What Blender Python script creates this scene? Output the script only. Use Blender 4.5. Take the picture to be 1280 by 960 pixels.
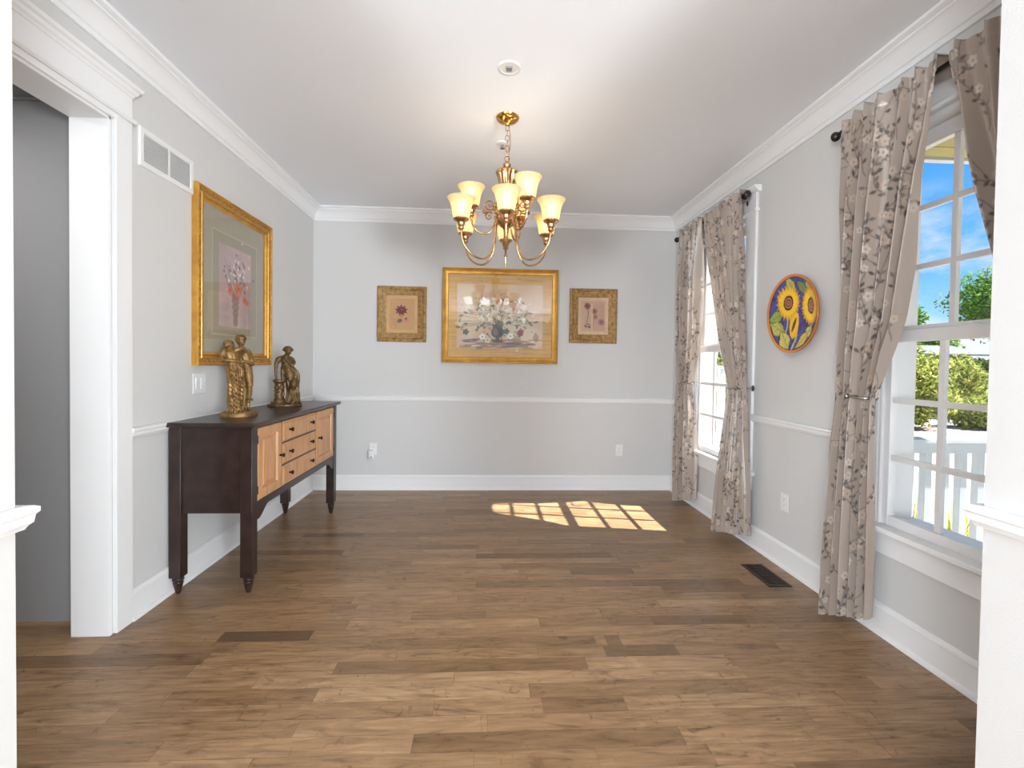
import bpy, bmesh, math, random
import numpy as np
from mathutils import Vector, Matrix

S = bpy.context.scene
for o in list(bpy.data.objects):
    bpy.data.objects.remove(o)
COL = S.collection
PI = math.pi

# ------------------------------------------------------------------ room dimensions (metres)
XL, XR, D = -1.6397, 1.8374, 4.5037        # left wall, right wall, back wall
CEIL = 2.66
YF = 1.04                                   # dining side of the wall the camera looks past
OXL, OXR = -0.995, 1.186                    # sides of the opening in that wall
RAIL = 0.90

# ------------------------------------------------------------------ camera
cam_d = bpy.data.cameras.new('camera')
cam = bpy.data.objects.new('camera', cam_d)
COL.objects.link(cam)
F_PX, YAW, PITCH, ROLL, CAM_H = 583.145, 0.0547, -0.0198, 0.0147, 1.2209
fw = Vector((math.sin(YAW) * math.cos(PITCH), math.cos(YAW) * math.cos(PITCH), math.sin(PITCH)))
r0 = Vector((math.cos(YAW), -math.sin(YAW), 0))
u0 = r0.cross(fw)
rr = math.cos(ROLL) * r0 + math.sin(ROLL) * u0
uu = -math.sin(ROLL) * r0 + math.cos(ROLL) * u0
M3 = Matrix((rr, uu, -fw)).transposed()
cam.matrix_world = Matrix.Translation((0, 0, CAM_H)) @ M3.to_4x4()
cam_d.sensor_width = 36.0
cam_d.lens = 36.0 * F_PX / 1280.0
cam_d.shift_y = -13.47 / 1280.0
cam_d.clip_start = 0.05
cam_d.clip_end = 300
S.camera = cam

# ------------------------------------------------------------------ exposure
S.view_settings.view_transform = 'Standard'
S.view_settings.look = 'None'
S.view_settings.exposure = 0.0
S.view_settings.gamma = 1.0
S.view_settings.use_curve_mapping = False

# ------------------------------------------------------------------ light
SUN_E = 23.0
SKY_E = 1.25
REAR_FILL_W = 40.0      # added fill from the rear of the room behind the camera
OVERHEAD_FILL_W = 20.0       # added overhead fill behind the camera, no known lamp there
BULB_W = 0.15
HALL_W = 16.0
CORNER_FILL_W = 515.0     # added fill pair low behind the camera, tipped toward the ceiling

def link(o):
    COL.objects.link(o)
    return o

sun_d = bpy.data.lights.new('sun', 'SUN')
sun_d.energy = SUN_E
sun_d.angle = 0.009
sun_d.color = (1.0, 0.98, 0.95)
sun = link(bpy.data.objects.new('sun', sun_d))
sun.rotation_euler = Vector((-1.0, 0.1686, -1.15)).to_track_quat('-Z', 'Y').to_euler()
sun.location = (12, -2, 14)

def area(name, loc, direction, sx, sy, w, col):
    d = bpy.data.lights.new(name, 'AREA')
    d.shape = 'RECTANGLE'; d.size = sx; d.size_y = sy; d.energy = w; d.color = col
    o = link(bpy.data.objects.new(name, d))
    o.location = loc
    o.rotation_euler = Vector(direction).to_track_quat('-Z', 'Z' if abs(direction[2]) < .9 else 'Y').to_euler()
    return o

area('rear_fill_light', (0.1, -4.12, 0.85), (0, 1, 0.12), 4.4, 0.9, REAR_FILL_W, (0.86, 0.93, 1.0))  # unseen fill panel, added to brighten the dining room
area('rear_overhead_fill', (0.1, -1.2, 2.58), (0, 0, -1), 1.2, 1.2, OVERHEAD_FILL_W, (0.98, 0.98, 1.0))  # unseen downward fill, added for brightness

area('hall_fill_light', (-2.5, 1.55, 2.40), (0, 0, -1), 0.4, 0.4, HALL_W, (1.0, 0.98, 0.96))  # fill added mid-hall to brighten it, apart from the small ceiling fitting
area('corner_fill_light', (2.9, -3.6, 0.75), (-0.60, 1, 0.75), 1.8, 1.0, CORNER_FILL_W, (0.86, 0.93, 1.0))  # two unseen fills added in the rear corners to lift walls and ceiling
area('corner_fill_light', (-2.9, -3.6, 0.75), (0.60, 1, 0.75), 1.8, 1.0, CORNER_FILL_W * 0.76, (0.86, 0.93, 1.0))

# ------------------------------------------------------------------ sky
W = bpy.data.worlds.new('sky'); S.world = W
W.use_nodes = True
nt = W.node_tree; nt.nodes.clear()
def N(nt, t, **kw):
    n = nt.nodes.new(t)
    for k, v in kw.items():
        if k.startswith('i_'):
            key = k[2:]
            key = int(key) if key.isdigit() else key.replace('_', ' ')
            n.inputs[key].default_value = v
        else:
            setattr(n, k, v)
    return n
def L(nt, a, b): nt.links.new(a, b)
def ramp(nt, stops, fac=None, interp='LINEAR'):
    n = nt.nodes.new('ShaderNodeValToRGB'); cr = n.color_ramp; cr.interpolation = interp
    while len(cr.elements) < len(stops): cr.elements.new(0.5)
    for e, (p, c) in zip(cr.elements, stops):
        e.position = p; e.color = (*c, 1) if len(c) == 3 else c
    if fac is not None: L(nt, fac, n.inputs[0])
    return n
def M(nt, op, a, b=None, clamp=False):
    n = nt.nodes.new('ShaderNodeMath'); n.operation = op; n.use_clamp = clamp
    for i, v in enumerate((a, b)):
        if v is None: continue
        if isinstance(v, (int, float)): n.inputs[i].default_value = v
        else: L(nt, v, n.inputs[i])
    return n.outputs[0]
def MIX(nt, fac, a, b, blend='MIX'):
    n = nt.nodes.new('ShaderNodeMix'); n.data_type = 'RGBA'; n.blend_type = blend
    for k, v in ((0, fac), (6, a), (7, b)):
        if isinstance(v, (int, float)): n.inputs[k].default_value = v
        elif isinstance(v, tuple): n.inputs[k].default_value = (*v, 1) if len(v) == 3 else v
        else: L(nt, v, n.inputs[k])
    return n.outputs[2]

tc = N(nt, 'ShaderNodeTexCoord')
sep = N(nt, 'ShaderNodeSeparateXYZ'); L(nt, tc.outputs['Generated'], sep.inputs[0])
grad = ramp(nt, [(0.0, (0.66, 0.80, 0.95)), (0.06, (0.42, 0.72, 0.98)), (0.16, (0.17, 0.50, 0.97)), (0.32, (0.085, 0.36, 0.90)), (1.0, (0.04, 0.20, 0.70))], sep.outputs[2])
mp = N(nt, 'ShaderNodeMapping'); mp.inputs['Scale'].default_value = (2.6, 2.6, 6.0); mp.inputs['Location'].default_value = (1.35, 0.4, 0.55)
L(nt, tc.outputs['Generated'], mp.inputs[0])
nz = N(nt, 'ShaderNodeTexNoise', i_Scale=1.6, i_Detail=7.0, i_Roughness=0.55); L(nt, mp.outputs[0], nz.inputs['Vector'])
cl = ramp(nt, [(0.42, (0, 0, 0)), (0.55, (1, 1, 1))], nz.outputs[0])
lowc = ramp(nt, [(0.0, (1, 1, 1)), (0.20, (0.9, 0.9, 0.9)), (0.30, (0.0, 0.0, 0.0))], sep.outputs[2])
cf = MIX(nt, 1.0, cl.outputs[0], lowc.outputs[0], 'MULTIPLY')
skyc = MIX(nt, cf, grad.outputs[0], (0.82, 0.84, 0.87))
bg = N(nt, 'ShaderNodeBackground', i_Strength=SKY_E); L(nt, skyc, bg.inputs[0])
wo = N(nt, 'ShaderNodeOutputWorld'); L(nt, bg.outputs[0], wo.inputs[0])

# ------------------------------------------------------------------ material helpers
def mat(name):
    m = bpy.data.materials.new(name); m.use_nodes = True
    nt = m.node_tree; nt.nodes.clear()
    out = N(nt, 'ShaderNodeOutputMaterial'); b = N(nt, 'ShaderNodeBsdfPrincipled')
    L(nt, b.outputs[0], out.inputs[0])
    return m, nt, b, out
def simple(name, col, rough=0.5, metal=0.0, spec=0.5, bump=None, vary=0.0, vscale=8.0):
    m, nt, b, out = mat(name)
    b.inputs['Base Color'].default_value = (*col, 1); b.inputs['Roughness'].default_value = rough
    b.inputs['Metallic'].default_value = metal; b.inputs['Specular IOR Level'].default_value = spec
    g = N(nt, 'ShaderNodeNewGeometry')
    if vary:
        n = N(nt, 'ShaderNodeTexNoise', i_Scale=vscale, i_Detail=4.0); L(nt, g.outputs['Position'], n.inputs['Vector'])
        lo = tuple(max(0, c * (1 - vary)) for c in col); hi = tuple(min(1, c * (1 + vary)) for c in col)
        r = ramp(nt, [(0.3, lo), (0.7, hi)], n.outputs[0]); L(nt, r.outputs[0], b.inputs['Base Color'])
    if bump:
        n2 = N(nt, 'ShaderNodeTexNoise', i_Scale=bump[0], i_Detail=2.0); L(nt, g.outputs['Position'], n2.inputs['Vector'])
        bp = N(nt, 'ShaderNodeBump', i_Strength=bump[1], i_Distance=0.002); L(nt, n2.outputs[0], bp.inputs['Height'])
        L(nt, bp.outputs[0], b.inputs['Normal'])
    return m

MAT = {}
MAT['wall'] = simple('warm_grey_wall_paint', (0.660, 0.657, 0.645), 0.75, spec=0.25, bump=(220, 0.25))
MAT['ceil'] = simple('white_ceiling_paint', (0.885, 0.908, 0.945), 0.85, spec=0.2, bump=(160, 0.2))
MAT['trim'] = simple('white_trim_paint', (0.86, 0.86, 0.86), 0.42, spec=0.35)
MAT['vinyl'] = simple('white_window_vinyl', (0.80, 0.79, 0.785), 0.4, spec=0.4)
MAT['hall'] = simple('dark_grey_hall_paint', (0.30, 0.30, 0.305), 0.8, spec=0.2, bump=(220, 0.25))
MAT['plastic'] = simple('white_plastic', (0.82, 0.82, 0.81), 0.35)
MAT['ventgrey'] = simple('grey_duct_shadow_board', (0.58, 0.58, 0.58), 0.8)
MAT['slot'] = simple('dark_slot', (0.05, 0.05, 0.05), 0.6)
MAT['greyp'] = simple('grey_plastic', (0.22, 0.22, 0.22), 0.5)
MAT['chrome'] = simple('brushed_nickel', (0.45, 0.43, 0.41), 0.25, metal=1.0)
MAT['darkmetal'] = simple('dark_bronze_rod_metal', (0.045, 0.038, 0.035), 0.4, metal=0.7)
MAT['knob'] = simple('dark_knob_metal', (0.02, 0.015, 0.013), 0.3, metal=0.6)
MAT['espresso'] = simple('espresso_stained_wood', (0.030, 0.0160, 0.0128), 0.30, vary=0.35, vscale=14)
MAT['ventm'] = simple('brown_metal_register', (0.032, 0.018, 0.011), 0.45, metal=0.3)

def wood_light():
    m, nt, b, out = mat('honey_maple_wood')
    g = N(nt, 'ShaderNodeNewGeometry')
    mp = N(nt, 'ShaderNodeMapping'); mp.inputs['Scale'].default_value = (14, 14, 2.0); L(nt, g.outputs['Position'], mp.inputs[0])
    n = N(nt, 'ShaderNodeTexNoise', i_Scale=2.2, i_Detail=5.0, i_Distortion=1.2); L(nt, mp.outputs[0], n.inputs['Vector'])
    r = ramp(nt, [(0.25, (0.46, 0.215, 0.085)), (0.5, (0.58, 0.295, 0.125)), (0.75, (0.66, 0.36, 0.17))], n.outputs[0])
    L(nt, r.outputs[0], b.inputs['Base Color']); b.inputs['Roughness'].default_value = 0.38
    return m
MAT['maple'] = wood_light()

def gold_mat(name, dark, lit, scale, rough=0.35, metal=0.75):
    m, nt, b, out = mat(name)
    g = N(nt, 'ShaderNodeNewGeometry')
    n = N(nt, 'ShaderNodeTexNoise', i_Scale=scale, i_Detail=5.0, i_Roughness=0.65); L(nt, g.outputs['Position'], n.inputs['Vector'])
    r = ramp(nt, [(0.32, dark), (0.62, lit)], n.outputs[0])
    L(nt, r.outputs[0], b.inputs['Base Color']); b.inputs['Roughness'].default_value = rough; b.inputs['Metallic'].default_value = metal
    return m
MAT['gold'] = gold_mat('antique_gold_leaf', (0.45, 0.21, 0.03), (0.66, 0.35, 0.055), 9, 0.42, 0.45)
MAT['goldorn'] = gold_mat('carved_gilt', (0.16, 0.07, 0.018), (0.50, 0.27, 0.075), 75, 0.5, 0.35)
MAT['goldold'] = gold_mat('distressed_gold_wood', (0.17, 0.085, 0.025), (0.46, 0.27, 0.09), 35, 0.5, 0.2)
MAT['goldpale'] = gold_mat('pale_gilt_lip', (0.50, 0.33, 0.14), (0.72, 0.52, 0.28), 40, 0.45, 0.3)
MAT['bronze'] = gold_mat('aged_bronze', (0.11, 0.058, 0.022), (0.34, 0.20, 0.065), 26, 0.47, 0.55)
MAT['bronzed'] = gold_mat('dark_aged_bronze', (0.055, 0.032, 0.016), (0.22, 0.13, 0.05), 30, 0.46, 0.55)
MAT['brass'] = gold_mat('antique_brass', (0.40, 0.21, 0.085), (0.66, 0.42, 0.22), 14, 0.26, 0.95)
MAT['brassb'] = gold_mat('polished_brass', (0.60, 0.30, 0.06), (0.75, 0.45, 0.13), 10, 0.16, 1.0)

def attr_mat(name, rough=0.5, spec=0.4, sheen=0.0, transl=0.0, bump=0.0):
    m, nt, b, out = mat(name)
    a = N(nt, 'ShaderNodeAttribute', attribute_name='Col')
    L(nt, a.outputs['Color'], b.inputs['Base Color']); b.inputs['Roughness'].default_value = rough
    b.inputs['Specular IOR Level'].default_value = spec
    if sheen: b.inputs['Sheen Weight'].default_value = sheen
    if bump:
        g = N(nt, 'ShaderNodeNewGeometry')
        n = N(nt, 'ShaderNodeTexNoise', i_Scale=90.0, i_Detail=3.0); L(nt, g.outputs['Position'], n.inputs['Vector'])
        bp = N(nt, 'ShaderNodeBump', i_Strength=bump, i_Distance=0.003); L(nt, n.outputs[0], bp.inputs['Height']); L(nt, bp.outputs[0], b.inputs['Normal'])
    if transl:
        t = N(nt, 'ShaderNodeBsdfTranslucent'); L(nt, a.outputs['Color'], t.inputs[0])
        mx = N(nt, 'ShaderNodeMixShader', i_0=transl); L(nt, b.outputs[0], mx.inputs[1]); L(nt, t.outputs[0], mx.inputs[2]); L(nt, mx.outputs[0], out.inputs[0])
    return m
MAT['paint'] = attr_mat('painted_print', 0.55)
MAT['glaze'] = attr_mat('glazed_ceramic_paint', 0.16, 0.5)
MAT['cloth'] = attr_mat('satin_floral_jacquard', 0.33, 0.8, sheen=0.3, transl=0.12)

def glass_mat(name, refl, rough=0.0):
    m = bpy.data.materials.new(name); m.use_nodes = True
    nt = m.node_tree; nt.nodes.clear()
    out = N(nt, 'ShaderNodeOutputMaterial'); t = N(nt, 'ShaderNodeBsdfTransparent'); gl = N(nt, 'ShaderNodeBsdfGlossy', i_Roughness=rough)
    t.inputs[0].default_value = (0.98, 0.99, 0.985, 1)
    lw = N(nt, 'ShaderNodeLayerWeight', i_Blend=0.5)
    f = M(nt, 'MULTIPLY', M(nt, 'ADD', M(nt, 'MULTIPLY', M(nt, 'POWER', lw.outputs['Facing'], 5.0), 0.9), 0.045), refl, True)
    mx = N(nt, 'ShaderNodeMixShader'); L(nt, f, mx.inputs[0]); L(nt, t.outputs[0], mx.inputs[1]); L(nt, gl.outputs[0], mx.inputs[2]); L(nt, mx.outputs[0], out.inputs[0])
    return m
MAT['glass'] = glass_mat('window_glass', 0.6)
MAT['picglass'] = glass_mat('picture_glass', 1.9, 0.015)

# floor: staggered stained maple boards running across the room
def floor_mat():
    m, nt, b, out = mat('stained_maple_floorboards')
    g = N(nt, 'ShaderNodeNewGeometry'); s = N(nt, 'ShaderNodeSeparateXYZ'); L(nt, g.outputs['Position'], s.inputs[0])
    X, Y = s.outputs[0], s.outputs[1]
    BW = 0.0765
    yr = M(nt, 'DIVIDE', M(nt, 'ADD', Y, 10.0 * BW - 2.059), BW)
    row = M(nt, 'FLOOR', yr); fy = M(nt, 'FRACT', yr)
    w1 = N(nt, 'ShaderNodeTexWhiteNoise', noise_dimensions='1D'); L(nt, row, w1.inputs['W'])
    w1b = N(nt, 'ShaderNodeTexWhiteNoise', noise_dimensions='1D'); L(nt, M(nt, 'ADD', row, 77.3), w1b.inputs['W'])
    ln = M(nt, 'ADD', M(nt, 'MULTIPLY', w1.outputs[0], 0.55), 0.42)
    # wobble so that boards in one row differ in length
    xs0 = M(nt, 'ADD', X, M(nt, 'MULTIPLY', w1b.outputs[0], 9.0))
    xs = M(nt, 'DIVIDE', M(nt, 'ADD', xs0, M(nt, 'MULTIPLY', M(nt, 'SINE', M(nt, 'MULTIPLY', xs0, 3.1)), 0.14)), ln)
    cid = M(nt, 'FLOOR', xs); fx = M(nt, 'FRACT', xs)
    cmb = N(nt, 'ShaderNodeCombineXYZ'); L(nt, cid, cmb.inputs[0]); L(nt, row, cmb.inputs[1])
    w2 = N(nt, 'ShaderNodeTexWhiteNoise', noise_dimensions='2D'); L(nt, cmb.outputs[0], w2.inputs['Vector'])
    rnd = w2.outputs[0]
    tone = ramp(nt, [(0.0, (0.185, 0.104, 0.050)), (0.05, (0.238, 0.139, 0.068)), (0.25, (0.284, 0.168, 0.084)), (0.75, (0.318, 0.191, 0.098)), (1.0, (0.37, 0.228, 0.121))], rnd)
    # grain: stretched along the board, shifted per board
    off = N(nt, 'ShaderNodeVectorMath', operation='SCALE'); L(nt, w2.outputs['Color'], off.inputs[0]); off.inputs['Scale'].default_value = 23.0
    ad = N(nt, 'ShaderNodeVectorMath', operation='ADD'); L(nt, g.outputs['Position'], ad.inputs[0]); L(nt, off.outputs[0], ad.inputs[1])
    mp = N(nt, 'ShaderNodeMapping'); mp.inputs['Scale'].default_value = (2.2, 26.0, 1.0); L(nt, ad.outputs[0], mp.inputs[0])
    n1 = N(nt, 'ShaderNodeTexNoise', i_Scale=2.0, i_Detail=8.0, i_Roughness=0.62, i_Distortion=0.9); L(nt, mp.outputs[0], n1.inputs['Vector'])
    g1 = ramp(nt, [(0.28, (0.70, 0.68, 0.66)), (0.5, (0.98, 0.98, 0.98)), (0.72, (1.20, 1.22, 1.24))], n1.outputs[0])
    mp2 = N(nt, 'ShaderNodeMapping'); mp2.inputs['Scale'].default_value = (2.2, 10.0, 1.0); L(nt, ad.outputs[0], mp2.inputs[0])
    n2 = N(nt, 'ShaderNodeTexNoise', i_Scale=1.7, i_Detail=5.0, i_Roughness=0.6, i_Distortion=2.2); L(nt, mp2.outputs[0], n2.inputs['Vector'])
    g2 = ramp(nt, [(0.28, (0.52, 0.48, 0.44)), (0.42, (0.90, 0.89, 0.88)), (0.55, (1.02, 1.02, 1.02)), (0.72, (1.20, 1.22, 1.25))], n2.outputs[0])
    n3 = N(nt, 'ShaderNodeTexNoise', i_Scale=9.0, i_Detail=6.0, i_Distortion=3.5); L(nt, ad.outputs[0], n3.inputs['Vector'])
    kn = ramp(nt, [(0.62, (1, 1, 1)), (0.74, (0.50, 0.46, 0.43))], n3.outputs[0])
    c = MIX(nt, 1.0, tone.outputs[0], g1.outputs[0], 'MULTIPLY')
    c = MIX(nt, 1.0, c, g2.outputs[0], 'MULTIPLY')
    c = MIX(nt, 0.8, c, kn.outputs[0], 'MULTIPLY')
    # the few boards that took the stain much darker
    def boxmask(x0, x1, y0, y1):
        a = M(nt, 'MULTIPLY', M(nt, 'GREATER_THAN', X, x0), M(nt, 'LESS_THAN', X, x1))
        return M(nt, 'MULTIPLY', a, M(nt, 'MULTIPLY', M(nt, 'GREATER_THAN', Y, y0), M(nt, 'LESS_THAN', Y, y1)))
    r1 = 2.059; k = BW
    dk = None
    for bx in ((-1.155, -0.762, r1, r1 + k), (0.52, 0.838, r1 - 2 * k, r1 - k), (0.545, 0.612, r1 - k, r1), (0.60, 1.32, r1 + k, r1 + 2 * k)):
        q = boxmask(*bx); q = M(nt, 'MULTIPLY', q, 0.22 if bx[1] > 1.2 else (0.62 if bx[0] > 0 else 1.0))
        dk = q if dk is None else M(nt, 'MAXIMUM', dk, q)
    c = MIX(nt, M(nt, 'MULTIPLY', dk, 0.75), c, (0.075, 0.047, 0.026))
    # joints
    gy = M(nt, 'LESS_THAN', fy, 0.022)
    gx = M(nt, 'LESS_THAN', M(nt, 'MULTIPLY', fx, ln), 0.0016)
    gap = M(nt, 'MAXIMUM', gy, gx)
    c = MIX(nt, M(nt, 'MULTIPLY', gap, 0.5), c, (0.05, 0.026, 0.013))
    L(nt, c, b.inputs['Base Color'])
    rg = ramp(nt, [(0.2, (0.30, 0.30, 0.30)), (0.8, (0.42, 0.42, 0.42))], n2.outputs[0]); L(nt, rg.outputs[0], b.inputs['Roughness'])
    b.inputs['Specular IOR Level'].default_value = 0.45
    bp = N(nt, 'ShaderNodeBump', i_Strength=0.12, i_Distance=0.002); L(nt, n1.outputs[0], bp.inputs['Height']); L(nt, bp.outputs[0], b.inputs['Normal'])
    return m
MAT['floor'] = floor_mat()

# ------------------------------------------------------------------ mesh helpers
ORG = {}
def org(o):
    return ORG.get(o.name, Vector((0, 0, 0)))
class MB:
    """collects shapes and links them as one mesh object"""
    def __init__(s): s.v = []; s.f = []
    def add(s, vs, fs):
        b = len(s.v); s.v += [tuple(v) for v in vs]; s.f += [tuple(i + b for i in f) for f in fs]; return s
    def box(s, x0, x1, y0, y1, z0, z1):
        v = [(x0, y0, z0), (x1, y0, z0), (x1, y1, z0), (x0, y1, z0), (x0, y0, z1), (x1, y0, z1), (x1, y1, z1), (x0, y1, z1)]
        return s.add(v, [(0, 3, 2, 1), (4, 5, 6, 7), (0, 1, 5, 4), (1, 2, 6, 5), (2, 3, 7, 6), (3, 0, 4, 7)])
    def frame(s, rings):
        """rings: list of closed loops (same count) joined in order"""
        n = len(rings[0]); vs = [p for r in rings for p in r]
        return s.add(vs, [(i * n + j, i * n + (j + 1) % n, (i + 1) * n + (j + 1) % n, (i + 1) * n + j) for i in range(len(rings) - 1) for j in range(n)])
    def prism(s, poly, fn, a, b):
        """poly of 2D points, fn(p, t) -> 3D, from t=a to t=b, capped"""
        n = len(poly); vs = [fn(p, a) for p in poly] + [fn(p, b) for p in poly]
        fs = [(j, (j + 1) % n, n + (j + 1) % n, n + j) for j in range(n)] + [tuple(range(n - 1, -1, -1)), tuple(range(n, 2 * n))]
        return s.add(vs, fs)
    def lathe(s, prof, c=(0, 0, 0), axis='Z', seg=24, rad=None):
        """prof: (r, h) list; rad(angle, r, h) may modulate radius"""
        vs = []; n = seg
        for (r, h) in prof:
            for k in range(n):
                a = 2 * PI * k / n; q = rad(a, r, h) if rad else r
                x, y = q * math.cos(a), q * math.sin(a)
                p = {'Z': (x, y, h), 'X': (h, x, y), 'Y': (x, h, y)}[axis]
                vs.append((p[0] + c[0], p[1] + c[1], p[2] + c[2]))
        fs = [(i * n + j, i * n + (j + 1) % n, (i + 1) * n + (j + 1) % n, (i + 1) * n + j) for i in range(len(prof) - 1) for j in range(n)]
        fs += [tuple(range(n - 1, -1, -1)), tuple(range((len(prof) - 1) * n, len(prof) * n))]
        return s.add(vs, fs)
    def tube(s, pts, r, seg=10, closed=False, flat=1.0):
        P = [Vector(p) for p in pts]; n = len(P)
        R = r if isinstance(r, (list, tuple)) else [r] * n
        T = []
        for i in range(n):
            a = P[(i - 1) % n] if (closed or i > 0) else P[i]; b = P[(i + 1) % n] if (closed or i < n - 1) else P[i]
            T.append((b - a).normalized())
        up = Vector((0, 0, 1)) if abs(T[0].z) < 0.9 else Vector((1, 0, 0))
        nrm = T[0].cross(up).normalized(); vs = []
        for i in range(n):
            nrm = (nrm - T[i] * nrm.dot(T[i])).normalized(); bn = T[i].cross(nrm)
            for k in range(seg):
                a = 2 * PI * k / seg
                vs.append(P[i] + (nrm * math.cos(a) + bn * (math.sin(a) * flat)) * R[i])
        m = n if closed else n - 1
        fs = [(i * seg + j, i * seg + (j + 1) % seg, ((i + 1) % n) * seg + (j + 1) % seg, ((i + 1) % n) * seg + j) for i in range(m) for j in range(seg)]
        if not closed: fs += [tuple(range(seg - 1, -1, -1)), tuple(range((n - 1) * seg, n * seg))]
        return s.add(vs, fs)
    def ball(s, c, r, seg=16, rings=10, fn=None):
        rx, ry, rz = r if isinstance(r, (tuple, list)) else (r, r, r)
        vs = [(0, 0, -1)]
        for i in range(1, rings):
            t = -PI / 2 + PI * i / rings
            for k in range(seg):
                a = 2 * PI * k / seg; vs.append((math.cos(t) * math.cos(a), math.cos(t) * math.sin(a), math.sin(t)))
        vs.append((0, 0, 1)); e = len(vs) - 1
        if fn: vs = [fn(Vector(v)) for v in vs]
        vs = [(v[0] * rx + c[0], v[1] * ry + c[1], v[2] * rz + c[2]) for v in vs]
        fs = [(0, 1 + (k + 1) % seg, 1 + k) for k in range(seg)]
        for i in range(rings - 2):
            for k in range(seg):
                a = 1 + i * seg; fs.append((a + k, a + (k + 1) % seg, a + seg + (k + 1) % seg, a + seg + k))
        b = 1 + (rings - 2) * seg; fs += [(b + k, b + (k + 1) % seg, e) for k in range(seg)]
        return s.add(vs, fs)
    def xf(s, fn):
        s.v = [tuple(fn(Vector(v))) for v in s.v]; return s
    def mesh(s, name, o=Vector((0, 0, 0))):
        me = bpy.data.meshes.new(name)
        me.from_pydata([(v[0] - o.x, v[1] - o.y, v[2] - o.z) for v in s.v], [], s.f); me.update(); return me
    def build(s, name, m, parent=None, smooth=None, bevel=0.0, seg=2, loc=None):
        o0 = org(parent) if parent else (Vector(loc) if loc else Vector((0, 0, 0)))
        me = s.mesh(name, o0)
        bm = bmesh.new(); bm.from_mesh(me); bmesh.ops.recalc_face_normals(bm, faces=bm.faces); bm.to_mesh(me); bm.free()
        me.materials.append(MAT[m] if isinstance(m, str) else m)
        ob = link(bpy.data.objects.new(name, me))
        if parent: ob.parent = parent; ORG[ob.name] = o0
        elif loc: ob.location = loc; ORG[ob.name] = o0
        if smooth is not None:
            me.shade_smooth(); me.set_sharp_from_angle(angle=math.radians(smooth))
        if bevel:
            bv = ob.modifiers.new('edge_round', 'BEVEL'); bv.width = bevel; bv.segments = seg; bv.limit_method = 'ANGLE'; bv.angle_limit = math.radians(40)
        return ob
def tag(o, label, cat, group=None, kind=None):
    o['label'] = label; o['category'] = cat
    if group: o['group'] = group
    if kind: o['kind'] = kind
    return o
def thing(name, label, cat, loc, group=None, kind=None):
    o = link(bpy.data.objects.new(name, None)); o.location = loc; o.empty_display_size = 0.1
    ORG[o.name] = Vector(loc)
    return tag(o, label, cat, group, kind)
def struct(mb, name, m, label, cat, **kw):
    return tag(mb.build(name, m, **kw), label, cat, kind='structure')
def grid_mesh(name, P, C, m, parent=None, smooth=True, loc=None):
    """P: (nv, nu, 3) points, C: (nv, nu, 3) linear colours"""
    nv, nu, _ = P.shape
    o0 = org(parent) if parent else (Vector(loc) if loc else Vector((0, 0, 0)))
    me = bpy.data.meshes.new(name)
    V = (P - np.array(o0)).reshape(-1, 3).astype(np.float32)
    i = np.arange(nv * nu).reshape(nv, nu)
    Fq = np.stack([i[:-1, :-1], i[:-1, 1:], i[1:, 1:], i[1:, :-1]], -1).reshape(-1, 4)
    me.vertices.add(len(V)); me.vertices.foreach_set('co', V.ravel())
    me.loops.add(Fq.size); me.loops.foreach_set('vertex_index', Fq.ravel().astype(np.int32))
    me.polygons.add(len(Fq)); me.polygons.foreach_set('loop_start', np.arange(0, Fq.size, 4, dtype=np.int32))
    me.update(calc_edges=True)
    if C is not None:
        at = me.color_attributes.new('Col', 'FLOAT_COLOR', 'POINT')
        c4 = np.ones((nv * nu, 4), np.float32); c4[:, :3] = C.reshape(-1, 3); at.data.foreach_set('color', c4.ravel())
    me.validate()
    if smooth: me.shade_smooth()
    me.materials.append(MAT[m] if isinstance(m, str) else m)
    ob = link(bpy.data.objects.new(name, me))
    if parent: ob.parent = parent; ORG[ob.name] = o0
    elif loc: ob.location = loc; ORG[ob.name] = o0
    return ob
def lin(c):
    c = np.asarray(c, float) / 255.0
    return np.where(c <= 0.04045, c / 12.92, ((c + 0.055) / 1.055) ** 2.4)
def sm(a, b, x):
    t = np.clip((x - a) / (b - a), 0, 1); return t * t * (3 - 2 * t)
def vnoise(shape, cells, seed, octaves=3):
    """smooth value noise in 0..1 on a (h, w) raster"""
    rg = np.random.default_rng(seed); h, w = shape; out = np.zeros(shape); amp = 1; tot = 0
    for o in range(octaves):
        ch, cw = int(cells[0] * 2 ** o) + 2, int(cells[1] * 2 ** o) + 2
        g = rg.random((ch, cw)); y = np.linspace(0, ch - 1.001, h); x = np.linspace(0, cw - 1.001, w)
        yi = y.astype(int); xi = x.astype(int); ty = (y - yi)[:, None]; tx = (x - xi)[None, :]
        ty = ty * ty * (3 - 2 * ty); tx = tx * tx * (3 - 2 * tx)
        a = g[yi][:, xi] * (1 - tx) + g[yi][:, xi + 1] * tx; b = g[yi + 1][:, xi] * (1 - tx) + g[yi + 1][:, xi + 1] * tx
        out += amp * (a * (1 - ty) + b * ty); tot += amp; amp *= 0.5
    return out / tot
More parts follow.
